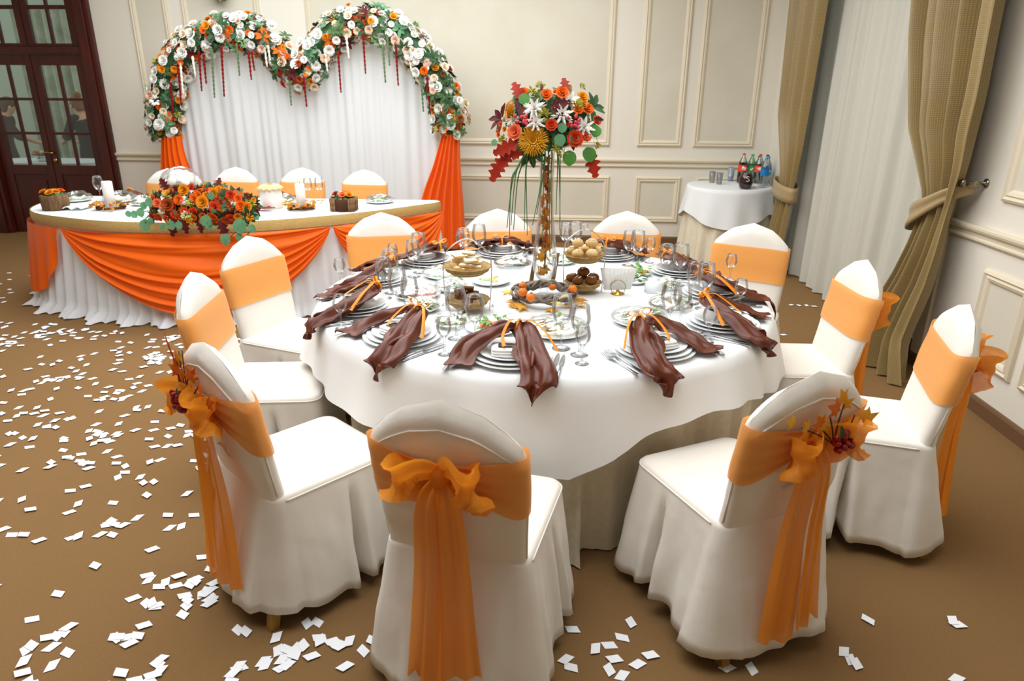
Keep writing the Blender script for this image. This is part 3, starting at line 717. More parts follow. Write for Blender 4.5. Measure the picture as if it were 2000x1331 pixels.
def free(x, y, rad, reach=.16, gap=.003):
    """the clear spot nearest to x, y for something of this radius"""
    best = None
    for k in range(0, 1+int(reach/.006)):
        for i in range(max(1, 6*k)):
            a = 2*pi*i/max(1, 6*k); px_, py_ = x+.006*k*cos(a), y+.006*k*sin(a)
            if hypot(px_-TC.x, py_-TC.y)+rad < TR and all((px_-q[0])**2+(py_-q[1])**2 > (rad+q[2]+gap)**2 for q in OCC): return px_, py_
    return None
for px, py, rad in ((1062, 588, .165), (914, 606, .118), (1138, 570, .112), (1206, 574, .092), (1275, 572, .045)): q = onz(px, py, TOP); OCC.append((q.x, q.y, rad))
GLS = []
for k, ((px, py), ph, flip, span, over) in enumerate(SET):
    q = onz(px, py, TZ+.02); dv = V((q.x-TC.x, q.y-TC.y)); r = min(max(dv.length, .84), .885); ang = atan2(dv.y, dv.x); ang = {1: R(-60), 10: R(-29), 9: R(2)}.get(k, ang); rr = random.Random(100+k)
    c = V((TC.x+r*cos(ang), TC.y+r*sin(ang), TOP)); rz = ang-pi/2; mw = MX.Translation(c) @ MX.Rotation(rz, 4, 'Z'); STN.append((mw, ph))
    def put(name, me, x, y, z=0, rot=0):
        o = link(name, me); p = mw @ V((x, y, z)); o.location = p; o.rotation_euler = (0, 0, rz+rot); return o
    zz = .0005
    for me, nm, cat, dz in ((PL[0], 'charger_plate', 'widest white charger plate lying lowest under the napkin', .0085), (PL[1], 'dinner_plate', 'white dinner plate between charger and soup plate', .0085), (PL[2], 'soup_plate', 'white soup plate topmost in the plate stack', 0)):
        tag(put(nm, me, rr.uniform(-.004, .004), rr.uniform(-.004, .004), zz), cat+' '+ph, 'plate', 'plates of the place settings'); zz += dz
    tag(put('folded_napkin', TW, -.005*(1-2*flip), .025, .0262, rr.uniform(-.25, .25)), 'white folded linen napkin on the plates '+ph, 'napkin', 'white folded napkins')
    nb = empty('satin_napkin', c, rz); bow_napkin(nb, rr, flip, span, over, r); tag(nb, 'brown satin napkin tied with orange ribbon '+ph, 'napkin', 'brown satin napkins')
    jt = rr.uniform(-.03, .03)
    for i, x in enumerate((.176, .205)): tag(put('fork', FK, x, .045+.02*i, .0, jt), ('inner' if i == 0 else 'outer')+' steel fork beside the plates '+ph, 'fork', 'forks')
    jt = rr.uniform(-.03, .03)
    for i, x in enumerate((-.174, -.196)): tag(put('knife', KN, x, .05+.012*i, .0, jt), ('inner' if i == 0 else 'outer')+' steel knife beside the plates '+ph, 'knife', 'knives')
    for me, nm, lb, x, y in ((GW, 'wine_glass', 'large empty wine glass', -.165, -.145), (GM, 'wine_glass', 'medium empty wine glass', -.232, -.085), (GS, 'liqueur_glass', 'small empty liqueur glass', -.262, .0)):
        q = mw @ V((x+rr.uniform(-.012, .012), y+rr.uniform(-.012, .012), 0)); GLS.append((nm, me, q, rz, lb+' '+ph))
    OCC.append((c.x, c.y, .157))
    for x, y0_, y1_ in ((.176, -.075, .15), (.205, -.055, .17), (-.174, -.07, .15), (-.196, -.06, .162)):
        for t in range(6): q = mw @ V((x, lerp(y0_, y1_, t/5), 0)); OCC.append((q.x, q.y, .013))
    f = -1 if flip else 1
    for x, y, r_n in ((.02*f, -.075, .05), (-.10*f*span, -.015, .05), (-.16*f*span, .055, .055), (-.20*f*span, .12, .06), (.10*f*span, .05, .06), (.12*f*span, .12, .06)): q = mw @ V((x, y, 0)); OCC.append((q.x, q.y, r_n))
for nm, me, q, rz, lb in GLS:
    rad = {'large': .044, 'mediu': .041, 'small': .031}[lb[:5]]; s_ = free(q.x, q.y, rad, .3)
    if s_ is None: s_ = (q.x, q.y); print('no free spot', lb)
    OCC.append((*s_, rad)); o = link(nm, me, loc=(*s_, TOP)); o.rotation_euler = (0, 0, rz); tag(o, lb, 'glass', 'glasses of the place settings')
# ------------------------------------------------------------------ centrepiece
WC = onz(1062, 588, TOP); WC.z = TOP
mt = empty('leaf_mat', WC); tag(mt, 'mat of flat yellow leaves under the wicker wreath', 'leaves')
rr = random.Random(31)
for k in range(15):
    a = rr.uniform(-pi*.95, .1) if k < 11 else rr.uniform(0, 2*pi); mb = MB(); r = rr.uniform(.12, .165); a2 = a+rr.uniform(-.5, .5)
    maple(mb, (r*cos(a), r*sin(a), .011+.0006*k), (cos(a2), sin(a2), -.02), (0, 0, 1), rr.uniform(.05, .07)); mb.build('leaf', 'maple_y', mt)
wr_ = empty('wicker_wreath', WC); tag(wr_, 'grey woven wicker wreath around the foot of the tall vase', 'wreath')
for k in range(16):
    p0, p1 = rr.uniform(0, 6.28), rr.uniform(0, 6.28); n1 = rr.choice((2, 3, 4)); s_ = rr.choice((-1, 1)); rd_ = rr.uniform(.010, .026)
    pts = [((.128+rd_*cos(s_*n1*t+p0))*cos(t), (.128+rd_*cos(s_*n1*t+p0))*sin(t), .044+rd_*.85*sin(s_*n1*t+p0)) for t in [2*pi*i/56 for i in range(56)]]
    MB().tube(pts, rr.uniform(.0045, .0075), 5, close=True).build('twig', 'wicker', wr_)
for px, py, m_, nm, rad, lab in ((1021, 571, 'tangerine', 'tangerine', .0215, 'orange tangerine on the wreath, uppermost of two by the chestnut'), (1037, 581, 'tangerine', 'tangerine', .021, 'orange tangerine resting on the wreath before the vase foot'), (1021, 558, 'tangerine', 'tangerine', .019, 'small tangerine behind another at the vase'), (1079, 561, 'tangerine', 'tangerine', .018, 'small tangerine tucked behind the vase foot'), (1118, 565, 'tangerine', 'tangerine', .021, 'tangerine beside the dark bread stand'),
                              (1008, 584, 'chestnut', 'chestnut', .019, 'brown chestnut beside the tangerines on the wreath'), (1119, 578, 'chestnut', 'chestnut', .018, 'brown chestnut below the tangerine near dark bread'), (1084, 582, 'chestnut', 'chestnut', .015, 'brown chestnut by the vase foot')):
    p = onz(px, py, TOP+.062+rad*.6); o = empty(nm, p)
    MB().ball((0, 0, 0), (rad, rad, rad*.92), 14, 10).build('peel' if nm == 'tangerine' else 'shell', m_, o)
    MB().lathe([(0, .003), (.004, .002), (.005, 0), (0, -.002)], 6, (0, 0, rad*.9)).build('stem_end' if nm == 'tangerine' else 'shell_base', 'green_dk' if nm == 'tangerine' else 'twig', o)
    tag(o, lab, nm)
for k, (px, py, s_) in enumerate(((1000, 570, .06), (1103, 580, .075), (1094, 588, .06))):
    p = onz(px, py, TOP+.062); mb = MB(); maple(mb, (0, 0, 0), (rr.uniform(-1, 1), rr.uniform(-1, 1), .05), (0, -.25, 1), s_); o = mb.build('fallen_leaf', 'star_y', loc=p-V((0, 0, .004)), solid=.001)
    tag(o, ['pale yellow lobed leaf on the wreath by the tangerines', 'large pale yellow lobed leaf on the wreath by the dark bread', 'smaller pale yellow leaf overlapping another on the wreath'][k], 'leaf')
VB = WC+V((0, .012, 0))
va = empty('tall_vase', VB); tag(va, 'tall slim clear glass vase standing inside the wicker wreath', 'vase')
H0 = ony(1066, 292, VB.y).z-VB.z
vp = [(0, .006), (.052, .004), (.055, .009), (.04, .022), (.022, .036), (.016, .05), (.024, .064), (.027, .074), (.018, .088), (.03, .105), (.05, .135), (.057, .17), (.055, .23), (.045, .31), (.036, .40), (.032, .50), (.033, H0-.02), (.036, H0)]
MB().lathe(vp+[(r-.003, z) for r, z in vp[:8:-1]]+[(0, .112)], 28).build('vase_body', 'vaseglass', va)
lf = empty('vase_leaves', VB+V((0, 0, .12))); tag(lf, 'orange and yellow autumn leaves filling the tall vase', 'leaves')
def vin(q):
    lim = ip([(b, a) for a, b in vp[8:]], q[2]+.12)-.006; d = hypot(q[0], q[1]); k_ = min(1, lim/max(d, 1e-6)); return (q[0]*k_, q[1]*k_, max(q[2], .0))
for k in range(64):
    z = rr.random()*(H0-.17); r = (.028 if z < .14 else .014)*rr.random()**.4; a = rr.uniform(0, 6.28); mb = MB()
    maple(mb, (r*cos(a), r*sin(a), z), (rr.uniform(-.5, .5), rr.uniform(-.5, .5), rr.uniform(-.2, 1)), (cos(a), sin(a), .2), .046 if z > .2 else .055); mb.v = [vin(q) for q in mb.v]; mb.build('leaf', rr.choice(('maple_y', 'maple_y', 'maple_o', 'maple_o', 'oak_red')) if z > .12 else 'maple_y', lf)
MB().tube([(0, 0, .01), (.004, 0, .2), (.006, 0, H0-.14)], [.004, .004, .003], 6).build('branch', 'bark', lf)
ds = onz(1040, 560, TOP+.005); dk = empty('cinnamon_sticks', V((ds.x, ds.y+.08, TOP))); tag(dk, 'brown bark sticks propped behind the vase foot', 'sticks')
for x0, x1 in ((-.01, .012), (.1, .125)):
    MB().tube([(x0, 0, .006), (x1, 0, .16)], [.012, .008], 7).build('stick', 'bark', dk)

# ---- flower meshes, shared
def rose_mesh(name, m, n=(5, 5, 3), open_=1.0):
    mb = MB()
    for ring, cnt in enumerate(n):
        r0 = (.30, .20, .10)[ring]; h = (.55, .72, .78)[ring]; out = (1.0, .62, .32)[ring]*open_
        for k in range(cnt):
            a = 2*pi*k/cnt+ring*.6
            def fn(u, v):
                b = a+(u-.5)*2.1*(2.2 if cnt == 3 else 1.25)*(1-.15*v); rr0 = lerp(r0*.4, out*(.8+.25*sin(pi*u)), v**.8); z = h*sin(v*pi*.5)-.12*ring*0+.08*sin(pi*u)*v-(.22*max(0, v-.7)*open_ if ring == 0 else 0)
                return (rr0*cos(b), rr0*sin(b), z)
            mb.grid(fn, 3, 3)
    mb.ball((0, 0, .45), (.2, .2, .28), 6, 4)
    return mb.data(name, m)
def mum_mesh(name, m, n=30):
    mb = MB(); r_ = random.Random(3)
    for k in range(n):
        a = 2*pi*k/n*5+r_.uniform(-.1, .1); el = [.12, .35, .6, .95, 1.25][k % 5]; mb.leaf((0, 0, .1), (cos(a)*cos(el), sin(a)*cos(el), sin(el)), (-cos(a)*sin(el), -sin(a)*sin(el), cos(el)), 1.0-.32*(el/1.25), .2, .12, 3)
    return mb.data(name, m)
def puff_mesh(name, m, n=26, s=.32, seed=1):
    mb = MB(); r_ = random.Random(seed)
    for k in range(n):
        p = V((r_.gauss(0, 1), r_.gauss(0, 1), abs(r_.gauss(0, 1)))).normalized()*r_.uniform(.4, 1); mb.leaf(p*.4, p, p.orthogonal(), s*2, s, .2, 2)
    return mb.data(name, m)
def leafclump(name, m, n=7, seed=1, w_=.5, ln=1.0):
    mb = MB(); r_ = random.Random(seed)
    for k in range(n):
        a = 2*pi*k/n+r_.uniform(-.3, .3); e = r_.uniform(.0, .7); d = V((cos(a)*cos(e), sin(a)*cos(e), sin(e))); mb.leaf(d*.1, d, (0, 0, 1), ln*r_.uniform(.7, 1.1), w_*r_.uniform(.8, 1.1), .25, 3)
    return mb.data(name, m)
RO = {m_: rose_mesh('rose', m_) for m_ in ('white_fl', 'cream_fl', 'blush_fl', 'orange_fl', 'amber_fl', 'red_fl', 'rust_fl', 'coral_fl')}
BUD = {m_: rose_mesh('rose_bud', m_, (4, 3, 3), .7) for m_ in ('orange_fl', 'amber_fl', 'red_fl')}
MUM = mum_mesh('chrysanthemum', 'white_fl', 40)
PUF = {m_: puff_mesh('filler_flower', m_, 24, .3, i) for i, m_ in enumerate(('white_fl', 'green_lt', 'lime', 'cream_fl', 'amber_fl'))}
LCL = {m_: leafclump('leaf_cluster', m_, 7, i) for i, m_ in enumerate(('green_dk', 'green_md', 'maroon', 'maple_o', 'maple_y', 'eucalypt', 'oak_red'))}
def sunflower(par, p, d, s):
    o = empty('sunflower'); o.parent = par; o.matrix_local = frame(p, d, (0, 0, 1), s)
    for ring, (n, r, z, ln) in enumerate(((40, .74, .05, .3), (38, .66, .16, .28), (34, .55, .25, .24), (30, .44, .31, .2), (24, .33, .34, .17), (16, .2, .35, .14))):
        mb = MB()
        for k in range(n):
            a = 2*pi*(k+.5*ring)/n+rr.uniform(-.05, .05); mb.leaf((r*cos(a), r*sin(a), z), (cos(a)+rr.uniform(-.3, .3), sin(a)+rr.uniform(-.3, .3), .3+.35*ring+rr.uniform(-.2, .4)), (-cos(a)+rr.uniform(-.5, .5), -sin(a)+rr.uniform(-.5, .5), 1.2), ln, .09, .35, 3)
        mb.build('petals', 'sunflower', o)
    MB().lathe([(.7, .02), (.62, .16), (.4, .27), (.2, .29), (.0, .3)], 20).build('seed_head', 'seedhead', o)
def round_leaf(par, p, d, n, s, m_='eucalypt'):
    mb = MB(); mb.leaf(p, d, n, s, s*.92, .12, 6, lambda t: sqrt(max(.02, 1-(2*t-1)**2))); mb.build('round_leaf', m_, par)
def oak_leaf(par, p, d, n, s, m_='oak_red'):
    mb = MB(); mb.leaf(p, d, n, s, s*.62, .15, 14, lambda t: (sin(pi*(t*.93+.05))**.6)*(.72+.34*cos(t*2*pi*4.2))+.04); mb.build('oak_leaf', m_, par)
# ---- bouquet on top of the vase
BQ = ony(1070, 250, VB.y)
bq = empty('tall_bouquet', V((VB.x, VB.y, VB.z+H0-.02))); O = bq.location
tag(bq, 'round autumn bouquet of roses, chrysanthemums and leaves atop the tall vase', 'bouquet')
BC = V((BQ.x, VB.y, BQ.z-.03)); BR = .235
def bpos(px, py, k=1.0):
    """point on the bouquet's dome: ray against its sphere"""
    d = ray(px, py).normalized(); oc_ = CP-BC; b = oc_.dot(d); c_ = oc_.dot(oc_)-(BR*k)**2; dd = b*b-c_
    t = -b-(sqrt(dd) if dd > 0 else 0); p = CP+d*t; return p-O, (p-BC).normalized() if dd > 0 else ((p-BC).normalized()+V((0, -.7, .2))).normalized()
def bput(me, px, py, s, nm, k=1.0, face=.55):
    p, n = bpos(px, py, k); d = (n*(1-face)+V((-.05, -.85, .45))*face).normalized(); link(nm, me, bq, mw=frame(p-d*s*.2, d, (0, 0, 1), s) @ MX.Rotation(rr.uniform(0, 6), 4, 'Z'))
MB().ball(tuple(BC-O+V((0, 0, .04))), (BR*.66, BR*.66, BR*.45), 16, 10).build('foliage_core', 'green_dk', bq)
for k in range(46):
    px, py = rr.gauss(1072, 48), rr.gauss(238, 34); 
    if hypot((px-1070)/100, (py-240)/75) < 1: bput(LCL[rr.choice(('green_dk', 'green_dk', 'green_md', 'maroon'))], px, py, rr.uniform(.045, .07), 'leaf_cluster', .86, .1)
for px, py, s in ((1044, 212, .054), (1098, 224, .054), (1047, 241, .05), (1141, 249, .052), (1113, 197, .05), (1003, 236, .036)): bput(MUM, px, py, s, 'chrysanthemum', 1.0, .6)
p, n = bpos(1042, 275); sunflower(bq, p, (n*.3+V((-.05, -1, .3))).normalized(), .062)
p, n = bpos(999, 219); sunflower(bq, p, (-1, -.35, .1), .05)
for px, py, s, m_ in ((1007, 259, .034, 'coral_fl'), (1077, 245, .026, 'red_fl'), (1122, 272, .036, 'red_fl'), (1067, 187, .027, 'orange_fl'), (1098, 183, .03, 'orange_fl'), (1147, 214, .026, 'orange_fl'), (1165, 236, .022, 'orange_fl'), (1144, 267, .024, 'coral_fl'), (1128, 214, .024, 'orange_fl'), (1137, 192, .026, 'amber_fl'), (1023, 184, .027, 'orange_fl'), (1140, 205, .02, 'amber_fl')): bput(RO[m_], px, py, s, 'rose', 1.02, .5)
for px, py, s, m_ in ((979, 243, .016, 'orange_fl'), (987, 253, .018, 'amber_fl'), (975, 264, .016, 'orange_fl'), (972, 257, .013, 'amber_fl'), (1106, 246, .014, 'red_fl'), (1084, 181, .015, 'orange_fl')): bput(BUD[m_], px, py, s, 'rose_bud', 1.02, .3)
for px, py, s in ((1062, 224, .036), (1056, 168, .03), (1040, 180, .036), (1126, 206, .038), (1165, 284, .026), (1046, 186, .03), (983, 274, .028), (1138, 170, .024), (1098, 300, .03), (1085, 290, .026)): bput(PUF['lime'], px, py, s, 'filler_flower', 1.04, .2)
bl = MB().ball((0, 0, 0), .0075, 8, 6).data('berry', 'berry_pink')
for cx, cy in ((1023, 236), (1125, 234)):
    for k in range(11): p, n = bpos(cx+rr.gauss(0, 7), cy+rr.gauss(0, 7), 1.05); link('berry', bl, bq, p)
def lput(fn, px, py, dpx, dpy, s, m_, k=1.04):
    p, n = bpos(px, py, k); d = rt*dpx-up*dpy; fn(bq, p, d, n*.3+V((0, -1, .25)), s, m_)
for px, py, dx, dy, s, m_ in ((1024, 206, 0, -1, .052, 'euc_bright'), (1160, 268, .3, -1, .052, 'euc_bright'), (1112, 294, 0, 1, .062, 'euc_bright'), (1146, 288, .35, 1, .062, 'euc_bright'), (990, 292, -.8, .3, .044, 'euc_bright'), (1098, 240, 0, 1, .04, 'eucalypt'), (1090, 262, .3, 1, .05, 'eucalypt'), (1050, 198, .3, -1, .04, 'green_md'), (1122, 262, -.1, 1, .045, 'eucalypt'), (968, 272, -.4, 1, .028, 'eucalypt')): lput(round_leaf, px, py, dx, dy, s, m_)
for px, py, dx, dy, s, m_ in ((1020, 196, -.5, -1, .085, 'oak_red'), (1108, 186, -.2, -1, .075, 'oak_red'), (1000, 290, -.6, 1, .1, 'oak_red'), (985, 306, -.55, 1, .115, 'oak_red'), (1012, 278, -1, .45, .11, 'oak_red'), (1150, 296, .3, 1, .11, 'oak_red'), (1160, 232, 1, .1, .04, 'maroon'), (1010, 215, .2, -1, .06, 'maroon'), (1015, 228, .4, -1, .07, 'maroon'), (1075, 208, 1, -.25, .085, 'maroon'), (1078, 214, 1, .25, .07, 'maroon'), (1058, 178, 0, -1, .03, 'maroon'), (1020, 300, -1, .1, .08, 'oak_red')): lput(oak_leaf, px, py, dx, dy, s, m_)
# grass blades hanging in arcs
for k, (x0, y0, x1, y1, x2, y2) in enumerate(((1026, 300, 1000, 360, 990, 445), (1028, 298, 1006, 350, 998, 440), (1030, 300, 1010, 360, 1003, 450), (1024, 305, 998, 360, 995, 470), (1031, 300, 1028, 370, 1030, 460), (1033, 302, 1026, 360, 1024, 450), (1066, 265, 1056, 360, 1040, 440), (1070, 260, 1062, 350, 1060, 470), (1074, 262, 1076, 350, 1078, 480), (1078, 262, 1092, 330, 1094, 430), (1082, 262, 1094, 320, 1093, 450), (1075, 262, 1072, 330, 1074, 500), (1080, 262, 1089, 320, 1086, 420), (1068, 262, 1064, 320, 1048, 420))):
    Y0 = VB.y-.2+.03*(k % 3); pts = [ony(x0, y0, Y0)-O, ony(lerp(x0, x1, .5)-(2 if x1 < x0 else -3), lerp(y0, y1, .45), Y0-.02)-O, ony(x1, y1, Y0-.02)-O, ony(x2, y2, Y0+.02)-O]
    pth = cat_pts(pts, 5); mb = MB(); mb.tube(pth, [lerp(.0048, .0020, i/(len(pth)-1)) for i in range(len(pth))], 4); mb.build('grass_blade', 'grass_blade', bq)

# ------------------------------------------------------------------ tiered bread stands
def basket(par, r, z, h, nm='basket'):
    prof = [(r*.25, z), (r*.6, z+h*.18), (r*.88, z+h*.6), (r, z+h), (r*.97, z+h*1.0), (r*.85, z+h*.64), (r*.58, z+h*.26), (0, z+h*.12)]
    o = MB().lathe([(0, z)]+prof, 28).build(nm, 'wicker_tan', par)
    for t in (.35, .65, 1.0):
        rr_ = ip([(0, r*.25), (.18, r*.6), (.6, r*.88), (1, r)], t); MB().tube([(rr_*cos(a*pi/16), rr_*sin(a*pi/16), z+h*t) for a in range(32)], .003, 5, close=True).build('wicker_rim', 'wicker_tan', o)
def bread_stand(px, py, pyu, pyl, r, label, Lup, Llow):
    c = onz(px, py, TOP); c.z = TOP; zu = ony(px, pyu, c.y-.02).z-TOP; zl = ony(px, pyl, c.y-.02).z-TOP
    st = empty('bread_stand', c); tag(st, label, 'bread stand', 'tiered bread stands')
    basket(st, r, zu-.04, .045); basket(st, r*.92, zl-.04, .045)
    for s in (-1, 1):
        w_ = MB(); w_.tube(cat_pts([(s*(r+.003), 0, zu+.004), (s*(r+.002), 0, zu-.04), (s*(r*.965), 0, zl), (s*r*.93, 0, zl-.05), (s*(r*.95), 0, .021), (s*(r*1.1), 0, .018), (s*r*1.02, 0, .03)], 5), .0028, 6); w_.build('wire_leg', 'chrome', st)
    w_ = MB(); w_.tube(cat_pts([(-r*1.02, 0, zu), (-r*.86, 0, zu+.07), (0, 0, zu+.125), (r*.86, 0, zu+.07), (r*1.02, 0, zu)], 6), .0028, 6); w_.tube([(.012*cos(a*pi/8), 0, zu+.138+.012*sin(a*pi/8)) for a in range(16)], .0022, 5, close=True); w_.build('wire_handle', 'chrome', st)
    return c, zu, zl
def bun(p, s, m_, lab, grp, rz=0, name='bread_roll'):
    o = empty(name, p, rz)
    MB().ball((0, 0, s[2]), s, 14, 9, lambda i, j: 1+.05*sin(i*12.56+1)).build('crust', m_, o)
    mb = MB()
    for t in (-.3, .3): mb.tube([(-s[0]*.5, t*s[1], s[2]*1.88), (s[0]*.5, t*s[1]+.004, s[2]*1.88)], .003, 5)
    mb.build('score_line', 'bread_white' if m_ != 'bread_white' else 'bread', o); tag(o, lab, 'bread', grp)
def slice_(p, sz, m_, lab, grp, rx, rz, name='bread_slice'):
    o = empty(name, p); o.rotation_euler = (rx, 0, rz); w_, d, t = sz
    MB().box((0, 0, 0), (w_, d, t)).build('crumb', m_, o, bevel=.003, smooth=False); mb = MB(); mb.box((0, 0, 0), (w_*1.07, d*1.07, t*.78)); mb.build('crust', 'bread' if m_ == 'bread_white' else 'bread_dark', o, smooth=False, bevel=.002); tag(o, lab, 'bread', grp)
c, zu, zl = bread_stand(914, 606, 524, 588, .105, 'two-tier wicker bread stand holding white toast slices', 0, 0)
for k in range(11):
    a = 2*pi*(k % 3)/3+.5*(k//3); r = .041; slice_(c+V((r*cos(a), r*sin(a), zu+.004+.0165*(k//3))), (.042, .054, .012), 'bread_white', 'white toast slice piled in the upper basket of the toast stand', 'toast slices', rr.uniform(-.04, .04), a)
for k in range(8):
    a = 2*pi*(k % 3)/3+.5*(k//3)+.6; r = .037; slice_(c+V((r*cos(a), r*sin(a), zl+.006+.0175*(k//3))), (.036, .046, .014), 'bread_dark', 'dark rye slice in the lower basket of the toast stand', 'rye slices', rr.uniform(-.04, .04), a)
c, zu, zl = bread_stand(1138, 570, 500, 554, .098, 'two-tier wicker bread stand holding round bread rolls', 0, 0)
for k in range(7):
    a = 2*pi*k/5+pi/2; r = .057 if k < 5 else 0; bun(c+V((r*cos(a), r*sin(a), zu-.004) if k < 5 else ((k-5.5)*.066, -.004, zu+.038)), (.031, .029, .021), 'bread', 'golden bread roll in the upper basket of the roll stand', 'golden rolls', a)
for k in range(6):
    a = 2*pi*k/5+.4; r = .054 if k < 5 else 0; bun(c+V((r*cos(a), r*sin(a), zl-.002+(.034 if k == 5 else 0))), (.031, .028, .022), 'bread_dark', 'dark brown roll in the lower basket of the roll stand', 'dark rolls', a)
# ------------------------------------------------------------------ napkin holder and menu card
c = onz(1206, 574, TOP); c.z = TOP
nh_ = empty('napkin_holder', c); tag(nh_, 'small brass napkin holder beside the roll stand', 'napkin holder')
MB().lathe([(0, 0), (.034, 0), (.034, .004), (.012, .01), (.006, .02), (0, .02)], 16).build('foot', 'brass', nh_)
w_ = MB(); [w_.tube(cat_pts([(-.03, y, .016), (-.034, y, .05), (0, y, .075), (.034, y, .05), (.03, y, .016)], 4), .002, 5) for y in (-.016, .016)]; w_.build('wire_arm', 'brass', nh_)
pk = empty('paper_napkins', c+V((0, 0, .021))); tag(pk, 'fan of white paper napkins upright in the brass holder', 'napkins')
for k in range(8):
    x = -.045+.0125*k; MB().quad((x-.022, -.012+.003*k, 0), (x+.022, -.012+.003*k, 0), (x*1.45+.026, -.012+.003*k, .105), (x*1.45-.026, -.012+.003*k, .11)).build('napkin_leaf', 'linen', pk, solid=.002)
c = onz(1275, 572, TOP); c.z = TOP
tcd = empty('table_card', c, .2); tag(tcd, 'small white tent card standing near the napkin holder', 'card')
for s in (-1, 1): MB().quad((-.04, s*.022, 0), (.04, s*.022, 0), (.04, 0, .06), (-.04, 0, .06)).build('card_face', 'paper', tcd, solid=.001)

# ------------------------------------------------------------------ dishes of food
def dish(px, py, r, label, items, film=True, h=.022, seed=0, oval=1.0, glassy=False):
    c = onz(px, py, TOP); s_ = None
    for k_ in range(12):                                   # a smaller plate where the space is tight
        s_ = free(c.x, c.y, r, .09)
        if s_: break
        r *= .92
    if s_ is None: s_ = (c.x, c.y); print('no free spot', label)
    OCC.append((*s_, r)); c = V((*s_, TOP)); rr = random.Random(seed+500); rz = rr.uniform(0, 3)
    o = empty('food_dish', c, rz); tag(o, label, 'dish of food', 'dishes of food on the round table')
    prof = [(0, .004), (r*.6, .004), (r*.7, .007), (r, h), (r*1.0, h-.003), (r*.68, 0), (0, .001)]
    mb = MB(); mb.m = MX.Diagonal((1, oval, 1, 1)); mb.lathe(prof, 32); mb.build('plate', 'glass' if glassy else 'porcelain', o)
    for kind, m_, n in items:
        if kind == 'greens':
            mb = MB()
            for k in range(n):
                a = rr.uniform(0, 6.28); q = r*.6*sqrt(rr.random()); e = rr.uniform(-.1, .9); mb.leaf((q*cos(a), q*sin(a)*oval, .014+rr.random()*.03), (cos(a)*cos(e), sin(a)*cos(e), sin(e)), (0, 0, 1), rr.uniform(.02, .045), rr.uniform(.012, .024), .3, 3)
            g = mb.build('greens', m_, o); g['kind'] = 'stuff'
        elif kind == 'slice':
            for k in range(n):
                a = 2*pi*k/n+rr.uniform(-.2, .2); q = r*.55; mb = MB()
                def fn(u, v): b = 2*pi*u; w_ = v*r*.34; return (q*cos(a)+w_*cos(b), (q*sin(a)+w_*sin(b)*.8)*oval, .012+.012*sin(b+a)*v+.010*rr.random()*0+.003*k%3)
                mb.grid(fn, 10, 2, cu=True); mb.build('slice', m_, o, solid=.003)
        elif kind == 'chunk':
            for k in range(n):
                a = rr.uniform(0, 6.28); q = r*.55*sqrt(rr.random()); MB().box((q*cos(a), q*sin(a)*oval, .013+rr.random()*.02), (rr.uniform(.014, .03), rr.uniform(.012, .024), rr.uniform(.008, .016)), rr.uniform(0, 3)).build('piece', m_, o, bevel=.003, smooth=False)
        elif kind == 'curl':
            for k in range(n):
                a = rr.uniform(0, 6.28); q = r*.5*sqrt(rr.random()); b = rr.uniform(0, 3); MB().tube(cat_pts([(q*cos(a)+.03*cos(b), q*sin(a)*oval+.03*sin(b), .012), (q*cos(a), q*sin(a)*oval, .028), (q*cos(a)-.03*cos(b), q*sin(a)*oval-.03*sin(b), .014)], 4), [.006, .010, .011, .011, .012, .011, .010, .009, .006], 7).build('roll', m_, o)
    if film:
        def fn(u, v):
            a = 2*pi*u; q = r*1.02*sin(v*pi/2+.001); wv = .004*sin(9*a+3*v)+.003*sin(17*a+5)
            return (q*cos(a), q*sin(a)*oval, h+.001+(.034+wv)*cos(v*pi/2)**.8)
        MB().grid(fn, 40, 8, cu=True).build('cling_film', 'film', o)
G, GL = ('greens', 'salad', 26), ('greens', 'salad_lt', 34)
dish(1082, 654, .135, 'film-covered salad plate with yellow and orange bits near the plain-bow place', [GL, ('chunk', 'cheese', 12), ('chunk', 'amber_fl', 5), ('greens', 'salad', 10)], seed=1)
dish(963, 646, .115, 'plate of pink salmon rolls with herb sprig and mint paper', [('curl', 'salmon', 7), ('chunk', 'mint', 2), G, ('chunk', 'amber_fl', 2)], film=False, seed=2)
dish(786, 578, .12, 'film-covered plate of ham and meat slices by the left glasses', [('slice', 'ham', 8), ('curl', 'meat', 4)], seed=3, oval=.8)
dish(822, 606, .105, 'film-covered green salad plate beside the rust-twig place', [G, GL], seed=4)
dish(858, 572, .085, 'small film-covered herb salad beside the toast stand', [G, ('chunk', 'ham', 4)], seed=5)
dish(835, 540, .13, 'film-covered pale salad plate before the right swag place', [GL, ('chunk', 'salad_lt', 8)], seed=6)
dish(958, 553, .105, 'white plate with cheese wedge and mint paper beside the toast stand', [('chunk', 'cheese', 7), ('chunk', 'mint', 2)], film=False, seed=7)
dish(1002, 520, .11, 'film-covered glass dish behind the vase', [GL], seed=8, glassy=True)
dish(1252, 634, .12, 'film-covered salad with herbs and orange bits at the yellow-leaf bow place', [GL, G, ('chunk', 'salmon', 5)], seed=9)
dish(1330, 604, .10, 'film-covered glass dish by the tied-drape place', [GL, ('chunk', 'ham', 4)], seed=10, glassy=True)
dish(1238, 552, .075, 'small green salad plate next to the napkin holder', [G, ('greens', 'green_md', 16)], film=False, seed=11)
dish(1285, 538, .09, 'green plate with a yellow pepper piece near the sheer-curtain place', [G, ('chunk', 'amber_fl', 3)], film=False, seed=12)
dish(1318, 570, .095, 'film-covered pale dish behind the tent card', [GL, ('chunk', 'cheese', 4)], seed=13, glassy=True)
dish(905, 648, .095, 'film-covered glass dish between the plain-bow and rust-twig places', [GL], seed=14, glassy=True)
dish(1112, 510, .09, 'film-covered green dish behind the roll stand', [G, GL], seed=15)
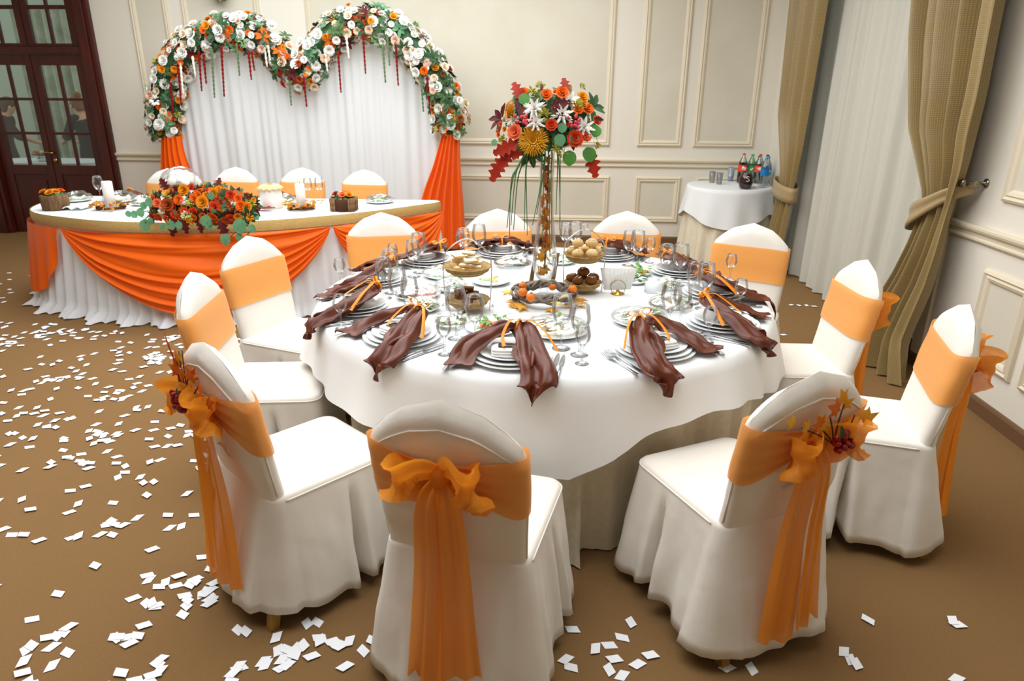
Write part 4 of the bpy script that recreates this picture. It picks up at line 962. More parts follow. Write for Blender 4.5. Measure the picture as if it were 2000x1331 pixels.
# ------------------------------------------------------------------ head table
HZ = .765
OUT = [(-4.2, 6.1), (-4.3, 5.78), (-4.19, 5.40), (-3.96, 5.17), (-3.63, 5.02), (-3.28, 4.91), (-2.87, 4.88), (-2.5, 4.92), (-2.16, 5.01), (-1.84, 5.19), (-1.51, 5.44), (-1.17, 5.80), (-.96, 6.06), (-1.02, 6.16)]
OC = [V((p.x, p.y)) for p in cat_pts([(x, y, 0) for x, y in OUT], 10)]
LEN = [0]
for a, b in zip(OC, OC[1:]): LEN.append(LEN[-1]+(b-a).length)
def outl(s):
    """point and outward normal at fraction s of the front outline"""
    L = s*LEN[-1]
    for i in range(len(LEN)-1):
        if L <= LEN[i+1]+1e-9: break
    f = (L-LEN[i])/max(1e-9, LEN[i+1]-LEN[i]); p = OC[i].lerp(OC[i+1], f); a, b = OC[max(i-2, 0)], OC[min(i+3, len(OC)-1)]; t = (b-a).normalized()
    return p, V((t.y, -t.x))
def s_near(x, y):
    q = V((x, y)); return min(range(len(OC)), key=lambda i: (OC[i]-q).length)
def s_at(px, py, z): p = onz(px, py, z); return LEN[s_near(p.x, p.y)]/LEN[-1]
ht = empty('head_table', (-2.6, 5.6, 0)); tag(ht, 'crescent head table with gold band, white skirt and orange swags', 'table'); HO = V((-2.6, 5.6, 0))
def L3(p, z): return (p.x-HO.x, p.y-HO.y, z)
mb = MB(); mb.poly([L3(p, HZ) for p in OC]); mb.poly([L3(p, HZ-.03) for p in OC][::-1])
for a, b in zip(OC, OC[1:]+OC[:1]): mb.quad(L3(a, HZ-.03), L3(b, HZ-.03), L3(b, HZ), L3(a, HZ))
mb.build('table_cloth', 'cloth_white', ht, smooth=False)
for x, y in ((-4.0, 5.7), (-1.35, 5.95), (-2.9, 5.15), (-2.7, 5.95)): MB().tube([(x-HO.x, y-HO.y, 0), (x-HO.x, y-HO.y, HZ-.03)], .025, 8).build('leg', 'nickel', ht)
def gb(u, v): p, n = outl(u); p = p+n*(.006+.004*sin(pi*v)); return L3(p, lerp(HZ-.075, HZ+.003, v))
MB().grid(gb, 160, 3).build('gold_band', 'gold_band', ht)
def skf(u, v):
    p, n = outl(u); t = 1-v; z = lerp(.006, HZ-.07, v); d = -.015+.09*t+.022*t**.6*sin(u*2*pi*46+2*sin(u*31))
    if v < .12: d += .10*(1-v/.12)**1.5*(.7+.5*sin(u*2*pi*17+1))
    return L3(p+n*d, z+(.012*abs(sin(u*2*pi*33)) if v < .1 else 0))
MB().grid(skf, 420, 18).build('skirt', 'drape_white', ht)
def px_of(p): d = V(p)-CP; return 1000+F_PX*d.dot(rt)/d.dot(fw)
def s_px(px, z): return min((i/400 for i in range(60, 400)), key=lambda s: abs(px_of((*outl(s)[0], z))-px))
sA, sB, sC = s_px(124, .69), s_px(645, .69), s_px(857, .69)
def swag(s0, s1, dep, mode, ph):
    def fn(u, v):
        s = lerp(s0, s1, u); e = dep(u)
        t = v
        # the edges of the swag pull in towards the tie points
        p, n = outl(s); z = HZ-.078-e*t
        bulge = .07*sin(pi*min(1, max(0, u)))*sin(pi*.5*t)+.03+.075*((HZ-z)/HZ)
        if mode == 'side': bulge = .03+.09*((HZ-z)/HZ)
        w_ = t+.05*sin(7*t+ph+2*u)+.02*sin(17*t+u*6); fd = (.013*sin(w_*2*pi*5.5+ph+sin(u*5)*1.2)+.006*sin(w_*2*pi*11+u*4))*min(1, e*3)
        if mode == 'side': fd = .018*sin(u*2*pi*7+ph+t)*t
        return L3(p+n*(bulge+fd), z)
    return MB().grid(fn, 90, 70).build('orange_swag', 'swag', ht)
swag(sA+.002, sB-.002, lambda u: .585*(sin(pi*u**1.15)**.75)+.004, 'mid', 0)
swag(sB+.002, sC, lambda u: .56*(sin(pi*u**.95)**.75)+.004, 'mid', 1.7)
swag(.075, sA-.002, lambda u: .56*(1-u**7)**.8+.004, 'side', .5)
# chairs behind it
for key, x, y, lab in (('H1', -3.62, 6.52, 'covered chair at the head table behind the domed fruit bowl'), ('H2', -3.05, 6.72, 'covered chair at the head table behind the big flower arrangement'), ('H3', -2.4, 6.74, 'covered chair at the head table behind the right pillar candle'), ('H4', -1.76, 6.64, 'covered chair at the head table behind the stick planter')): place(key, x, y, -90, lab, p_)
# ---- things on it
def ht_pt(px, py): p = onz(px, py, HZ+.001); p.z = HZ+.0035; return p
def planter(px, py, wd, ht_, lab, m_, fl):
    p = ht_pt(px, py); o = empty('flower_planter', p+V((0, wd*.35, 0))); tag(o, lab, 'planter')
    if m_ == 'bark':
        mb = MB(); mb.lathe([(0, 0), (wd*.48, 0), (wd*.5, ht_*.5), (wd*.49, ht_), (wd*.42, ht_), (wd*.4, ht_*.7), (0, ht_*.7)], 22); mb.build('pot', 'bark', o)
    else:
        MB().lathe([(0, 0), (wd*.44, 0), (wd*.44, ht_*.9), (0, ht_*.9)], 16).build('pot', 'twig', o)
        for k in range(20):
            a = 2*pi*k/20; q = (abs(cos(a))**.4*(1 if cos(a) > 0 else -1)*wd*.48, abs(sin(a))**.4*(1 if sin(a) > 0 else -1)*wd*.36); MB().tube([(q[0], q[1], 0), (q[0]*1.02, q[1]*1.02, ht_*rr.uniform(.93, 1.04))], .0105, 6).build('stick', 'stick', o)
    for k, f_ in enumerate(fl):
        a = 2.4*k; q = wd*.36*sqrt((k+.4)/len(fl)); link('rose', RO[f_], o, mw=frame((q*cos(a), q*sin(a)*.8, ht_*.95+.02), (cos(a)*.4, sin(a)*.4-.3, 1), (0, 1, 0), .034))
    for k in range(9):
        a = 2*pi*k/9; link('leaf_cluster', LCL[('green_dk', 'green_md', 'maroon')[k % 3] if m_ != 'bark' else 'green_md'], o, mw=frame((wd*.36*cos(a), wd*.3*sin(a), ht_*.93), (cos(a), sin(a), .7), (0, 0, 1), .035))
planter(99, 412, .2, .115, 'round bark planter with orange and yellow flowers on the head table', 'bark', ('amber_fl', 'orange_fl', 'amber_fl', 'orange_fl', 'amber_fl'))
planter(668, 414, .2, .105, 'square stick-sided planter with roses on the head table', 'stick', ('orange_fl', 'white_fl', 'coral_fl', 'orange_fl', 'rust_fl', 'amber_fl', 'orange_fl'))
def candle(px, py, r, h, lab1, lab2):
    p = ht_pt(px, py)+V((0, .08, 0)); o = empty('pillar_candle', p); tag(o, lab1, 'candle', 'pillar candles on the head table')
    MB().lathe([(0, .002), (r, .002), (r, h-.006), (r-.006, h), (r*.5, h-.006), (0, h-.008)], 22).build('wax', 'candle', o); MB().tube([(0, 0, h-.01), (.001, 0, h+.006), (.004, 0, h+.016)], .002, 5).build('wick', 'wick', o)
    g = empty('leaf_ring', p); tag(g, lab2, 'leaf wreath', 'dried leaf rings')
    for k in range(46):
        a = rr.uniform(0, 6.28); q = rr.uniform(.065, .15); mb = MB(); b = rr.uniform(0, 6.28); maple(mb, (q*cos(a), q*sin(a), rr.uniform(.012, .05)), (cos(b), sin(b), rr.uniform(.1, .8)), (rr.uniform(-.5, .5), -.5, 1), rr.uniform(.03, .05)); mb.build('leaf', rr.choice(('dry_leaf', 'dry_leaf', 'maple_y')), g)
    for k in range(3):
        a = -pi/2+(k-1)*.6; MB().ball((.115*cos(a), .115*sin(a), .05), .015, 8, 6).build('physalis', 'tangerine', g)
    MB().tube([(.1*cos(i*pi/12), .1*sin(i*pi/12), .014) for i in range(24)], .012, 6, close=True).build('ring_base', 'twig', g)
candle(206, 412, .04, .22, 'tall white pillar candle beside the wine glass on the head table', 'ring of dry brown leaves under the candle by the wine glass')
candle(583, 412, .038, .205, 'tall white pillar candle beside the stick planter', 'ring of golden leaves under the candle by the stick planter')
o = link('wine_glass', GW, loc=ht_pt(184, 398)+V((0, .1, 0))); tag(o, 'empty wine glass next to the pillar candle on the head table', 'glass')
o = link('wine_glass', GM, loc=ht_pt(600, 395)+V((0, .05, 0))); tag(o, 'pale wine glass close to the candle by the stick planter', 'glass')
o = link('wine_glass', GM, loc=ht_pt(622, 394)+V((0, .05, 0))); tag(o, 'pale wine glass nearer the stick planter than its twin', 'glass')
# open booklet
b_ = empty('open_booklet', ht_pt(156, 408), .0); tag(b_, 'open white booklet lying between bark planter and candle', 'booklet')
for s in (-1, 1):
    def fn(u, v): return (s*(.002+.075*u), lerp(-.10, .10, v), .006+.022*sin(pi*u*.9))
    MB().grid(fn, 10, 2).build('page', 'paper', b_, solid=.004)
# crumpled film covered plates
def wrapped(px, py, r, h, lab, green=False):
    o = empty('wrapped_plate', ht_pt(px, py)); tag(o, lab, 'dish of food', 'film-wrapped plates on the head table')
    MB().lathe([(0, .003), (r*.6, .003), (r, .02), (r, .017), (r*.62, 0), (0, 0)], 28).build('plate', 'porcelain', o)
    def fn(u, v):
        a = 2*pi*u; q = r*.98*sin(v*pi/2+.001); return (q*cos(a), q*sin(a), .02+(h+.012*sin(5*a+4*v)+.008*sin(11*a))*cos(v*pi/2)**.7)
    MB().grid(fn, 30, 8, cu=True).build('cling_film', 'film', o)
    mb = MB()
    for k in range(30):
        a = rr.uniform(0, 6.28); q = r*.5*sqrt(rr.random()); mb.leaf((q*cos(a), q*sin(a), .01), (cos(a), sin(a), .8), (0, 0, 1), .04, .025, .3, 3)
    g = mb.build('greens', 'salad_lt' if not green else 'salad', o); g['kind'] = 'stuff'
for a in ((150, 393, .13, .05, 'film-wrapped plate behind the open booklet'), (236, 394, .14, .06, 'tall film-wrapped plate right beside the wine glass candle'), (279, 401, .09, .05, 'film-wrapped plate between candle and big flower arrangement'), (553, 398, .12, .05, 'film-wrapped green plate between lidded jar and candle', True), (742, 396, .13, .035, 'film-wrapped plate with greens near the curved end', True)): wrapped(*a)
for k, (px, py, lab) in enumerate(((253, 388, 'brown satin napkin with orange ribbon behind film-wrapped plates'), (548, 391, 'brown satin napkin behind the lidded jar'))):
    o = empty('satin_napkin', ht_pt(px, py)+V((0, .06, 0)), .4); tag(o, lab, 'napkin')
    def fn(u, v): return ((u-.5)*.24, (v-.5)*.1, .015+.06*exp(-((u-.45)/.25)**2)*(1-abs(v-.5))+.010*sin(u*14+v*6))
    MB().grid(fn, 20, 8).build('napkin_cloth', 'satin_brown', o, solid=.003); MB().tube([(-.02+.03*cos(a*pi/6), 0, .05+.03*sin(a*pi/6)) for a in range(12)], .006, 5, close=True).build('ribbon', 'ribbon', o)
# domed fruit bowl on foot
p = ht_pt(330, 408)+V((0, .25, 0)); o = empty('fruit_bowl', p); tag(o, 'footed gold wicker bowl heaped with film-wrapped white fruit on the head table', 'bowl')
zb = ony(330, 363, p.y).z-p.z
MB().lathe([(0, 0), (.08, 0), (.075, .012), (.02, .03), (.016, zb-.06), (.08, zb-.05), (.17, zb), (.165, zb+.002), (.07, zb-.03), (0, zb-.035)], 26).build('bowl', 'wicker_tan', o)
for k in range(22):
    a = 2.4*k; q = .13*sqrt(k/22); MB().ball((q*cos(a), q*sin(a), zb+.01+.095*(1-(q/.14)**2)), (.04, .04, .036), 10, 7).build('fruit', 'white_fl', o)
def fn(u, v): a = 2*pi*u; q = .165*sin(v*pi/2+.001); return (q*cos(a), q*sin(a), zb+(.155+.008*sin(7*a+3*v))*cos(v*pi/2)**.8)
MB().grid(fn, 30, 8, cu=True).build('cling_film', 'film', o)
# jar with burlap lid
p = ht_pt(523, 410)+V((0, .1, 0)); o = empty('lidded_jar', p); tag(o, 'pale jar with frilled burlap lid beside the big flower arrangement', 'jar')
MB().lathe([(0, 0), (.085, 0), (.088, .06), (.086, .16), (.075, .175), (0, .175)], 24).build('jar_body', 'candle', o)
def fn(u, v): a = 2*pi*u; q = lerp(.03, .105+.008*sin(13*a), v); return (q*cos(a), q*sin(a), .19-.035*v**2+.006*sin(13*a+2)*v)
MB().grid(fn, 52, 5, cu=True).build('burlap_lid', 'bread', o, solid=.004)
mb = MB(); mb.leaf((0, 0, .004), (1, -.15, .08), (0, 0, 1), .2, .1, .0, 10, lambda t: sin(pi*(t*.95+.03))**.7*(.8+.25*cos(t*20))); o = mb.build('fallen_leaf', 'oak_red', loc=ht_pt(494, 411)+V((0, 0, .004)), solid=.002); tag(o, 'dark red oak leaf lying before the lidded jar', 'leaf')
# ---- the big flower arrangement
ar = empty('flower_arrangement', ht_pt(400, 426)+V((0, .10, 0))); AO = ar.location.copy(); tag(ar, 'long low arrangement of orange roses and eucalyptus on the head table', 'flower arrangement')
MB().ball((0, 0, .075), (.42, .1, .075), 20, 8).build('foliage_core', 'green_dk', ar)
r5 = random.Random(55)
def apos(px, py):
    q = ony(px, py, AO.y-.1-.03*r5.random()+.25*max(0, (395-py)/60))-AO
    return q if q.z > .02 else ony(px, py, 4.835)-AO
n = 0
for k in range(330):
    t = r5.uniform(-1, 1); px = 397+t*100; top = 362+26*abs(t)**1.3; py = r5.uniform(top, 434-10*abs(t)); q = apos(px, py); d = V((t*.5, -.9, (410-py)/60))
    c_ = r5.random()
    if c_ < .5: link('leaf_cluster', LCL[r5.choice(('green_dk', 'green_dk', 'green_md', 'maroon', 'maroon', 'eucalypt'))], ar, mw=frame(q+V((0, .02, 0)), d, (0, 0, 1), r5.uniform(.045, .07)))
    elif c_ < .9: link('rose', RO[r5.choice(('orange_fl', 'orange_fl', 'amber_fl', 'red_fl', 'rust_fl', 'coral_fl'))], ar, mw=frame(q, d, (0, 0, 1), r5.uniform(.02, .034)))
    else: link('filler_flower', PUF[r5.choice(('amber_fl', 'lime', 'white_fl'))], ar, mw=frame(q, d, (0, 0, 1), .04))
for px, py, s, m_ in ((335, 400, .05, 'rust_fl'), (402, 395, .052, 'amber_fl'), (425, 405, .045, 'red_fl'), (423, 377, .04, 'amber_fl'), (365, 371, .045, 'amber_fl'), (487, 405, .045, 'amber_fl'), (476, 402, .042, 'orange_fl'), (455, 381, .038, 'red_fl'), (366, 414, .036, 'red_fl'), (383, 413, .036, 'red_fl'), (313, 396, .036, 'coral_fl'), (345, 418, .036, 'red_fl'), (470, 388, .035, 'orange_fl'), (355, 390, .04, 'orange_fl')): link('rose', RO[m_], ar, mw=frame(apos(px, py)-V((0, .03, 0)), (.0, -1, .35), (0, 0, 1), s))
for px, py, s in ((320, 425, .09), (286, 440, .09), (295, 432, .05), (334, 440, .07), (319, 443, .05), (350, 440, .06), (404, 432, .09), (408, 440, .06), (430, 420, .12), (395, 418, .06), (498, 424, .08), (471, 442, .11), (491, 447, .06), (445, 468, .085), (471, 464, .06), (483, 463, .04), (413, 383, .06), (275, 415, .07), (262, 419, .06), (250, 418, .05), (290, 396, .07), (283, 402, .06)):
    Y = 4.76 if py > 428 else AO.y-.13
    q = ony(px, py, Y)-AO; round_leaf(ar, q+V((0, 0, s*.5)), (r5.uniform(-.4, .4), -.25, -1), (0, -1, .3), s)
for pts in ([(300, 410), (285, 428), (286, 440)], [(470, 415), (478, 435), (462, 452), (446, 465)], [(478, 435), (490, 448), (480, 462)], [(330, 415), (326, 432), (334, 442)], [(290, 412), (268, 416), (250, 419)], [(405, 418), (404, 430), (408, 442)]):
    MB().tube(cat_pts([ony(x, y, 4.77 if y > 427 else AO.y-.12)-AO for i, (x, y) in enumerate(pts)], 4), .004, 5).build('stem', 'green_md', ar)
for px, py, dx, dy, s in ((345, 425, -.3, 1, .14), (360, 424, .1, 1, .12), (430, 426, .3, 1, .14), (425, 372, .1, -1, .1), (330, 372, -.5, -.6, .12), (460, 412, 1, .1, .14), (392, 428, 0, 1, .1)): oak_leaf(ar, apos(px, py), rt*dx-up*dy, (0, -1, .3), s, 'maroon')
# ------------------------------------------------------------------ heart-shaped flower backdrop
BY = 7.58
bd = empty('wedding_backdrop', (-2.6, BY, 0)); BO = V((-2.6, BY, 0)); tag(bd, 'white draped backdrop with a heart-shaped flower arch and orange side drapes', 'backdrop')
GP = [(330, 268), (322, 225), (326, 175), (342, 130), (372, 95), (410, 72), (450, 62), (490, 68), (525, 85), (556, 115), (578, 140), (596, 142), (612, 118), (636, 80), (672, 55), (715, 45), (757, 55), (792, 78), (823, 112), (848, 150), (868, 190), (880, 228), (878, 262)]
gw = [ony(x, y, BY-.06) for x, y in GP]; gc = cat_pts([tuple(p-BO) for p in gw], 6)
def arch_z(x):
    best = 0
    for a, b in zip(gc, gc[1:]):
        if min(a.x, b.x) <= x <= max(a.x, b.x) and abs(b.x-a.x) > 1e-6: best = max(best, a.z+(b.z-a.z)*(x-a.x)/(b.x-a.x))
    return best
x0, x1 = ony(352, 200, BY).x-BO.x-.12, ony(862, 200, BY).x-BO.x+.14
def dp(u, v):
    x = lerp(x0, x1, u); zt = max(arch_z(x)-.01, 1.2); z = lerp(.01, zt, v)
    y = .007*sin(u*2*pi*30+1.5*sin(u*19))+.012*sin(u*2*pi*7+.6)+(.012*(1-v))*sin(u*2*pi*17)
    return (x, y, z)
MB().grid(dp, 420, 10).build('white_drape', 'drape_white', bd)
def side_drape(Le, Re, n, ph, yoff, bot=None):
    def fn(u, v):
        a = Le(v); b = Re(v); p = a.lerp(b, u); w_ = (b-a).length
        return (p.x-BO.x, p.y-BO.y+yoff-.035*sin(u*2*pi*n+ph)*min(1, w_*3)-.05*sin(pi*u), p.z)
    MB().grid(fn, 70, 24).build('orange_drape', 'swag', bd)
def edge(pts):
    P = [ony(x, y, BY-.1) for x, y in pts]
    zs = cat_pts(P, 8)
    def f(v): i = v*(len(zs)-1); k = min(int(i), len(zs)-2); return zs[k].lerp(zs[k+1], i-k)
    return f
side_drape(edge([(318, 266), (317, 310), (317, 380), (318, 470)]), edge([(356, 266), (366, 310), (392, 370), (430, 455)]), 5, 0, -.02)
side_drape(edge([(864, 262), (848, 320), (824, 392), (815, 480)]), edge([(898, 262), (900, 330), (906, 410), (910, 483)]), 5.5, 1, -.02)
for xx in (x0+.03, x1-.03): MB().tube([(xx, .06, 0), (xx, .06, 1.4)], .02, 8).build('frame_post', 'nickel', bd)
# garland
ga = empty('flower_garland'); ga.parent = bd; ga['label'] = 'heart-shaped garland of white, cream and orange flowers'
MB().tube(gc, .11, 8).build('garland_core', 'green_dk', ga)
r6 = random.Random(66); cum = [0]
for a, b in zip(gc, gc[1:]): cum.append(cum[-1]+(b-a).length)
def gat(s):
    L = s*cum[-1]
    for i in range(len(cum)-1):
        if L <= cum[i+1]: break
    f = (L-cum[i])/max(1e-9, cum[i+1]-cum[i]); t = (gc[i+1]-gc[i]).normalized(); return gc[i].lerp(gc[i+1], f), t
def gspot(rad):
    s = r6.random(); p, t = gat(s); nrm = t.cross(V((0, 1, 0))).normalized(); a = r6.uniform(-pi*.62, pi*.62)
    d = V((0, -1, 0))*cos(a)+nrm*sin(a); return p+d*rad, d
for k in range(560):
    p, d = gspot(r6.uniform(.10, .185)); c_ = r6.random()
    if c_ < .40: link('white_rose', RO['white_fl'], ga, mw=frame(p, d+V((0, -.5, .1)), (0, 0, 1), r6.uniform(.034, .056)))
    elif c_ < .55: link('cream_rose', RO[r6.choice(('cream_fl', 'blush_fl'))], ga, mw=frame(p, d+V((0, -.5, .1)), (0, 0, 1), r6.uniform(.034, .05)))
    elif c_ < .74: link('orange_flower', RO[r6.choice(('orange_fl', 'amber_fl', 'amber_fl', 'amber_fl', 'rust_fl', 'cream_fl'))], ga, mw=frame(p, d+V((0, -.4, .1)), (0, 0, 1), r6.uniform(.028, .046)))
    elif c_ < .86: link('filler_flower', PUF[r6.choice(('white_fl', 'green_lt', 'green_lt', 'lime'))], ga, mw=frame(p, d+V((0, -.4, 0)), (0, 0, 1), r6.uniform(.05, .075)))
    else: link('white_rose', RO['white_fl'], ga, mw=frame(p, d+V((0, -.5, .1)), (0, 0, 1), r6.uniform(.03, .045)))
for k in range(290): 
    p, d = gspot(r6.uniform(.10, .18)); link('leaf_cluster', LCL[r6.choice(('green_dk', 'green_dk', 'green_dk', 'green_dk', 'green_md', 'green_md', 'eucalypt', 'maple_o', 'maroon'))], ga, mw=frame(p, d+V((0, -.1, 0)), (0, 0, 1), r6.uniform(.05, .085)))
for px, ya, yb_, m_ in ((392, 100, 172, 'amaranth'), (401, 105, 158, 'amaranth'), (417, 95, 185, 'amaranth_g'), (436, 90, 183, 'amaranth'), (466, 85, 142, 'amaranth_g'), (489, 100, 150, 'amaranth'), (495, 100, 132, 'amaranth'), (550, 130, 160, 'amaranth'), (567, 135, 200, 'amaranth_g'), (597, 150, 203, 'amaranth'), (664, 100, 175, 'amaranth'), (712, 55, 138, 'amaranth'), (751, 85, 156, 'amaranth_g'), (759, 55, 122, 'amaranth_g'), (776, 80, 162, 'amaranth'), (825, 140, 212, 'amaranth_g'), (838, 150, 215, 'amaranth'), (352, 130, 200, 'amaranth'), (356, 120, 180, 'cream_str'), (380, 110, 145, 'cream_str'), (520, 90, 125, 'cream_str'), (527, 88, 120, 'cream_str'), (638, 95, 135, 'cream_str'), (680, 70, 110, 'cream_str'), (802, 100, 135, 'cream_str'), (337, 160, 232, 'amaranth')):
    Y = BY-.22; a = ony(px-4, ya, Y)-BO; b = ony(px+2, yb_+6, Y)-BO; L = (b-a).length; nn = max(6, int(L/.02)); pts = [a.lerp(b, i/nn) for i in range(nn+1)]
    MB().tube(pts, [(.017 if i % 2 else .010)*(1-.4*i/nn) for i in range(nn+1)], 6).build('hanging_amaranth', m_, ga)

# ------------------------------------------------------------------ drinks table
DC = V((1.92, 7.55, 0)); DR = .43; DZ = .76
dt = empty('drinks_table', DC); tag(dt, 'small round side table with white over cream cloths by the gold drape', 'table')
MB().lathe([(0, DZ-.03), (DR-.02, DZ-.03), (DR-.02, DZ-.006), (0, DZ-.006)], 40).build('tabletop', 'leg_wood', dt)
def fn(u, v):
    a = 2*pi*u; t = 1-v; r = DR-.006+.05*t+.03*t**1.2*sin(15*a+1.3*sin(3*a)); return (r*cos(a), r*sin(a), lerp(.006, DZ-.008, v))
MB().grid(fn, 200, 10, cu=True).build('under_cloth', 'cloth_cream', dt)
mb = MB(); NR2 = 120; rows = [[mb.pt((r*cos(2*pi*i/NR2), r*sin(2*pi*i/NR2), DZ)) for i in range(NR2)] for r in (.01, DR-.01)]
for j in range(9):
    t = j/8; row = []
    for i in range(NR2):
        a = 2*pi*i/NR2; ze = .40+.14*cos(4*(a+pi/2)+pi)*.8-.05*sin(a*2); ze = DZ-.25-.14*abs(sin(1.5*(a+.75)))**1.3
        r = DR+.004+.06*t+.012*t*sin(11*a+1); row.append(mb.pt((r*cos(a), r*sin(a), lerp(DZ-.001, ze, t))))
    rows.append(row)
for a, b in zip(rows, rows[1:]):
    for i in range(NR2): mb.fc(a[i], b[i], b[(i+1) % NR2], a[(i+1) % NR2])
mb.fc(*rows[0][::-1]); mb.build('white_cloth', 'cloth_white', dt)
DPL = []
def onD(px, py):
    p = onz(px, py, DZ+.001); q = V((p.x-DC.x, p.y-DC.y))
    for _ in range(60):                                   # keep things on the table and clear of each other
        if q.length > .375: q *= .375/q.length
        for o_ in DPL:
            e = q-o_
            if e.length < .104: q = o_+(e.normalized() if e.length > 1e-5 else V((0, 1)))*.106
    DPL.append(q.copy()); return V((DC.x+q.x, DC.y+q.y, DZ+.0006))
def bottle(px, py, h, r, lab, liquid, lcol, cap, gm, lev=.6, mark=None):
    o = empty('bottle', onD(px, py)); tag(o, lab, 'bottle', 'bottles on the drinks table')
    pr = [(0, .002), (r*.9, .002), (r, .012), (r, h*.30), (r*.96, h*.36), (r, h*.42), (r, h*.62), (r*.9, h*.72), (r*.5, h*.85), (.014, h*.92), (.014, h*.965)]
    MB().lathe(pr, 18).build('bottle_body', gm, o)
    if liquid: MB().lathe([(0, .004), (r*.86, .004), (r*.94, .014), (r*.94, h*lev), (0, h*lev)], 18).build('drink', liquid, o)
    lb = MB().lathe([(r*1.012, h*.40), (r*1.015, h*.62)], 18).build('label_band', lcol, o)
    MB().lathe([(.0165, h*.945), (.0165, h), (0, h)], 12).build('cap', cap, o)
    if mark:
        def fn(u, v): a = -pi/2-.5+(u)*1.0+.1; q = r*1.03; return (q*cos(a), q*sin(a), h*(.51+.05*(2*v-1))+h*.02*sin(u*2*pi))
        if mark == 'wave': MB().grid(fn, 10, 1).build('label_print', 'print_white', lb)
        else:
            mb = MB(); mb.poly([(r*1.03*cos(-pi/2+.45*cos(t)), r*1.03*sin(-pi/2+.45*cos(t)), h*.51+h*.07*sin(t)) for t in [2*pi*i/12 for i in range(12)]]); mb.build('label_print', 'print_white', lb)
bottle(1447, 357, .31, .048, 'cola bottle with red cap and orange-red label beside the dark juice jug', 'cola', 'cola_label', 'cap_red', 'bottle_clear', .7, 'wave')
bottle(1462, 354, .30, .044, 'green-tinted bottle with green cap behind the dark juice jug', None, 'cap_green', 'cap_green', 'bottle_green')
bottle(1470, 356, .31, .048, 'cola bottle with red cap behind the green-capped bottle', 'cola', 'cola_label', 'cap_red', 'bottle_clear', .66, 'wave')
bottle(1490, 366, .30, .044, 'clear water bottle with blue label and teal cap, foremost of the water bottles', None, 'water_label', 'cap_blue', 'bottle_clear')
bottle(1506, 363, .30, .044, 'water bottle with blue cap and white oval on its label', None, 'water_label', 'cap_blue', 'bottle_clear', .6, 'oval')
bottle(1512, 356, .30, .044, 'water bottle with dark cap beside the gold drape', None, 'water_label', 'cap_dark', 'bottle_clear')
bottle(1484, 357, .28, .042, 'plain clear bottle with dark drink behind the water bottles', 'cola', 'water_label', 'cap_dark', 'bottle_clear', .33)
o = empty('juice_jug', onD(1455, 369)); tag(o, 'round-bellied glass jug full of dark red juice', 'jug')
jp = [(.04, .003), (.058, .012), (.072, .06), (.07, .11), (.05, .155), (.042, .175), (.05, .20)]
MB().lathe([(0, .003)]+jp, 24).build('jug_glass', 'glass', o); MB().lathe([(0, .005)]+[(r*.95, z+.002) for r, z in jp[:5]]+[(0, .155)], 24).build('juice', 'juice', o)
MB().tube(cat_pts([(.046, 0, .185), (.085, 0, .17), (.1, 0, .12), (.07, 0, .075)], 5), .006, 7).build('handle', 'glass', o)
mb = MB()   # the pale script mark on its belly
mb.tube(cat_pts([(.012, -.0725, .125), (-.006, -.0735, .132), (-.014, -.0745, .118), (.004, -.075, .106), (.012, -.0755, .092), (-.006, -.075, .082), (-.016, -.0745, .09)], 4), .0032, 5); mb.build('printed_mark', 'print_white', o)
for k, (px, py, n, lab) in enumerate(((1426, 354, 7, 'translucent bluish stack of plastic cups beside the cola bottle'), (1434, 353, 7, 'translucent cup stack tucked behind another stack'))):
    o = empty('cup_stack', onD(px, py)); tag(o, lab, 'cups', 'stacks of plastic cups')
    for i in range(n): MB().lathe([(0, .001), (.026, .001), (.036, .085), (.0345, .085)], 18, (0, 0, .011*i)).build('cup', 'cups', o)
o = empty('tumbler', onD(1404, 360)); tag(o, 'faint empty tumbler nearest the cup stacks on the drinks table', 'glass'); MB().lathe([(0, .004), (.028, .004), (.035, .12), (.033, .12), (.027, .01), (0, .01)], 18).build('glass_wall', 'glass', o); MB().lathe([(.0351, .118), (.0351, .122), (.033, .122)], 18).build('rim', 'glass', o)
o = empty('tumbler', onD(1390, 357)); tag(o, 'faint empty tumbler farthest from the bottles on the drinks table', 'glass'); MB().lathe([(0, .004), (.028, .004), (.035, .12), (.033, .12), (.027, .01), (0, .01)], 18).build('glass_wall', 'glass', o); MB().lathe([(.0351, .118), (.0351, .122), (.033, .122)], 18).build('rim', 'glass', o)
o = empty('clear_jug', onD(1474, 366)); tag(o, 'clear glass carafe right beside the dark juice jug', 'jug'); MB().lathe([(0, .003), (.045, .005), (.052, .06), (.04, .13), (.03, .17), (.038, .2)], 20).build('jug_glass', 'glass', o); MB().lathe([(.039, .198), (.041, .2), (.039, .202)], 20).build('rim', 'glass', o)

# ------------------------------------------------------------------ lobby beyond the door
LT = V((-6.75, 9.25, 0)); lt = empty('buffet_table', LT); tag(lt, 'white-clothed buffet table seen through the door glass', 'table')
def fn(u, v): a = 2*pi*u; e = .5; r = 1+.03*sin(22*a)*(1-v); return (abs(cos(a))**e*(1 if cos(a) > 0 else -1)*.75*r, abs(sin(a))**e*(1 if sin(a) > 0 else -1)*.36*r, lerp(.01, .75, v))
MB().grid(fn, 120, 6, cu=True).build('table_cloth', 'cloth_white', lt); mb = MB(); mb.poly([fn(i/60, 1) for i in range(60)]); mb.build('cloth_top', 'cloth_white', lt)
o = empty('flower_bowl', LT+V((.02, -.1, .751))); tag(o, 'bowl of yellow flowers on the buffet behind the door', 'flower bowl'); MB().lathe([(0, 0), (.08, 0), (.15, .08), (.14, .08), (0, .02)], 20).build('bowl', 'porcelain', o)
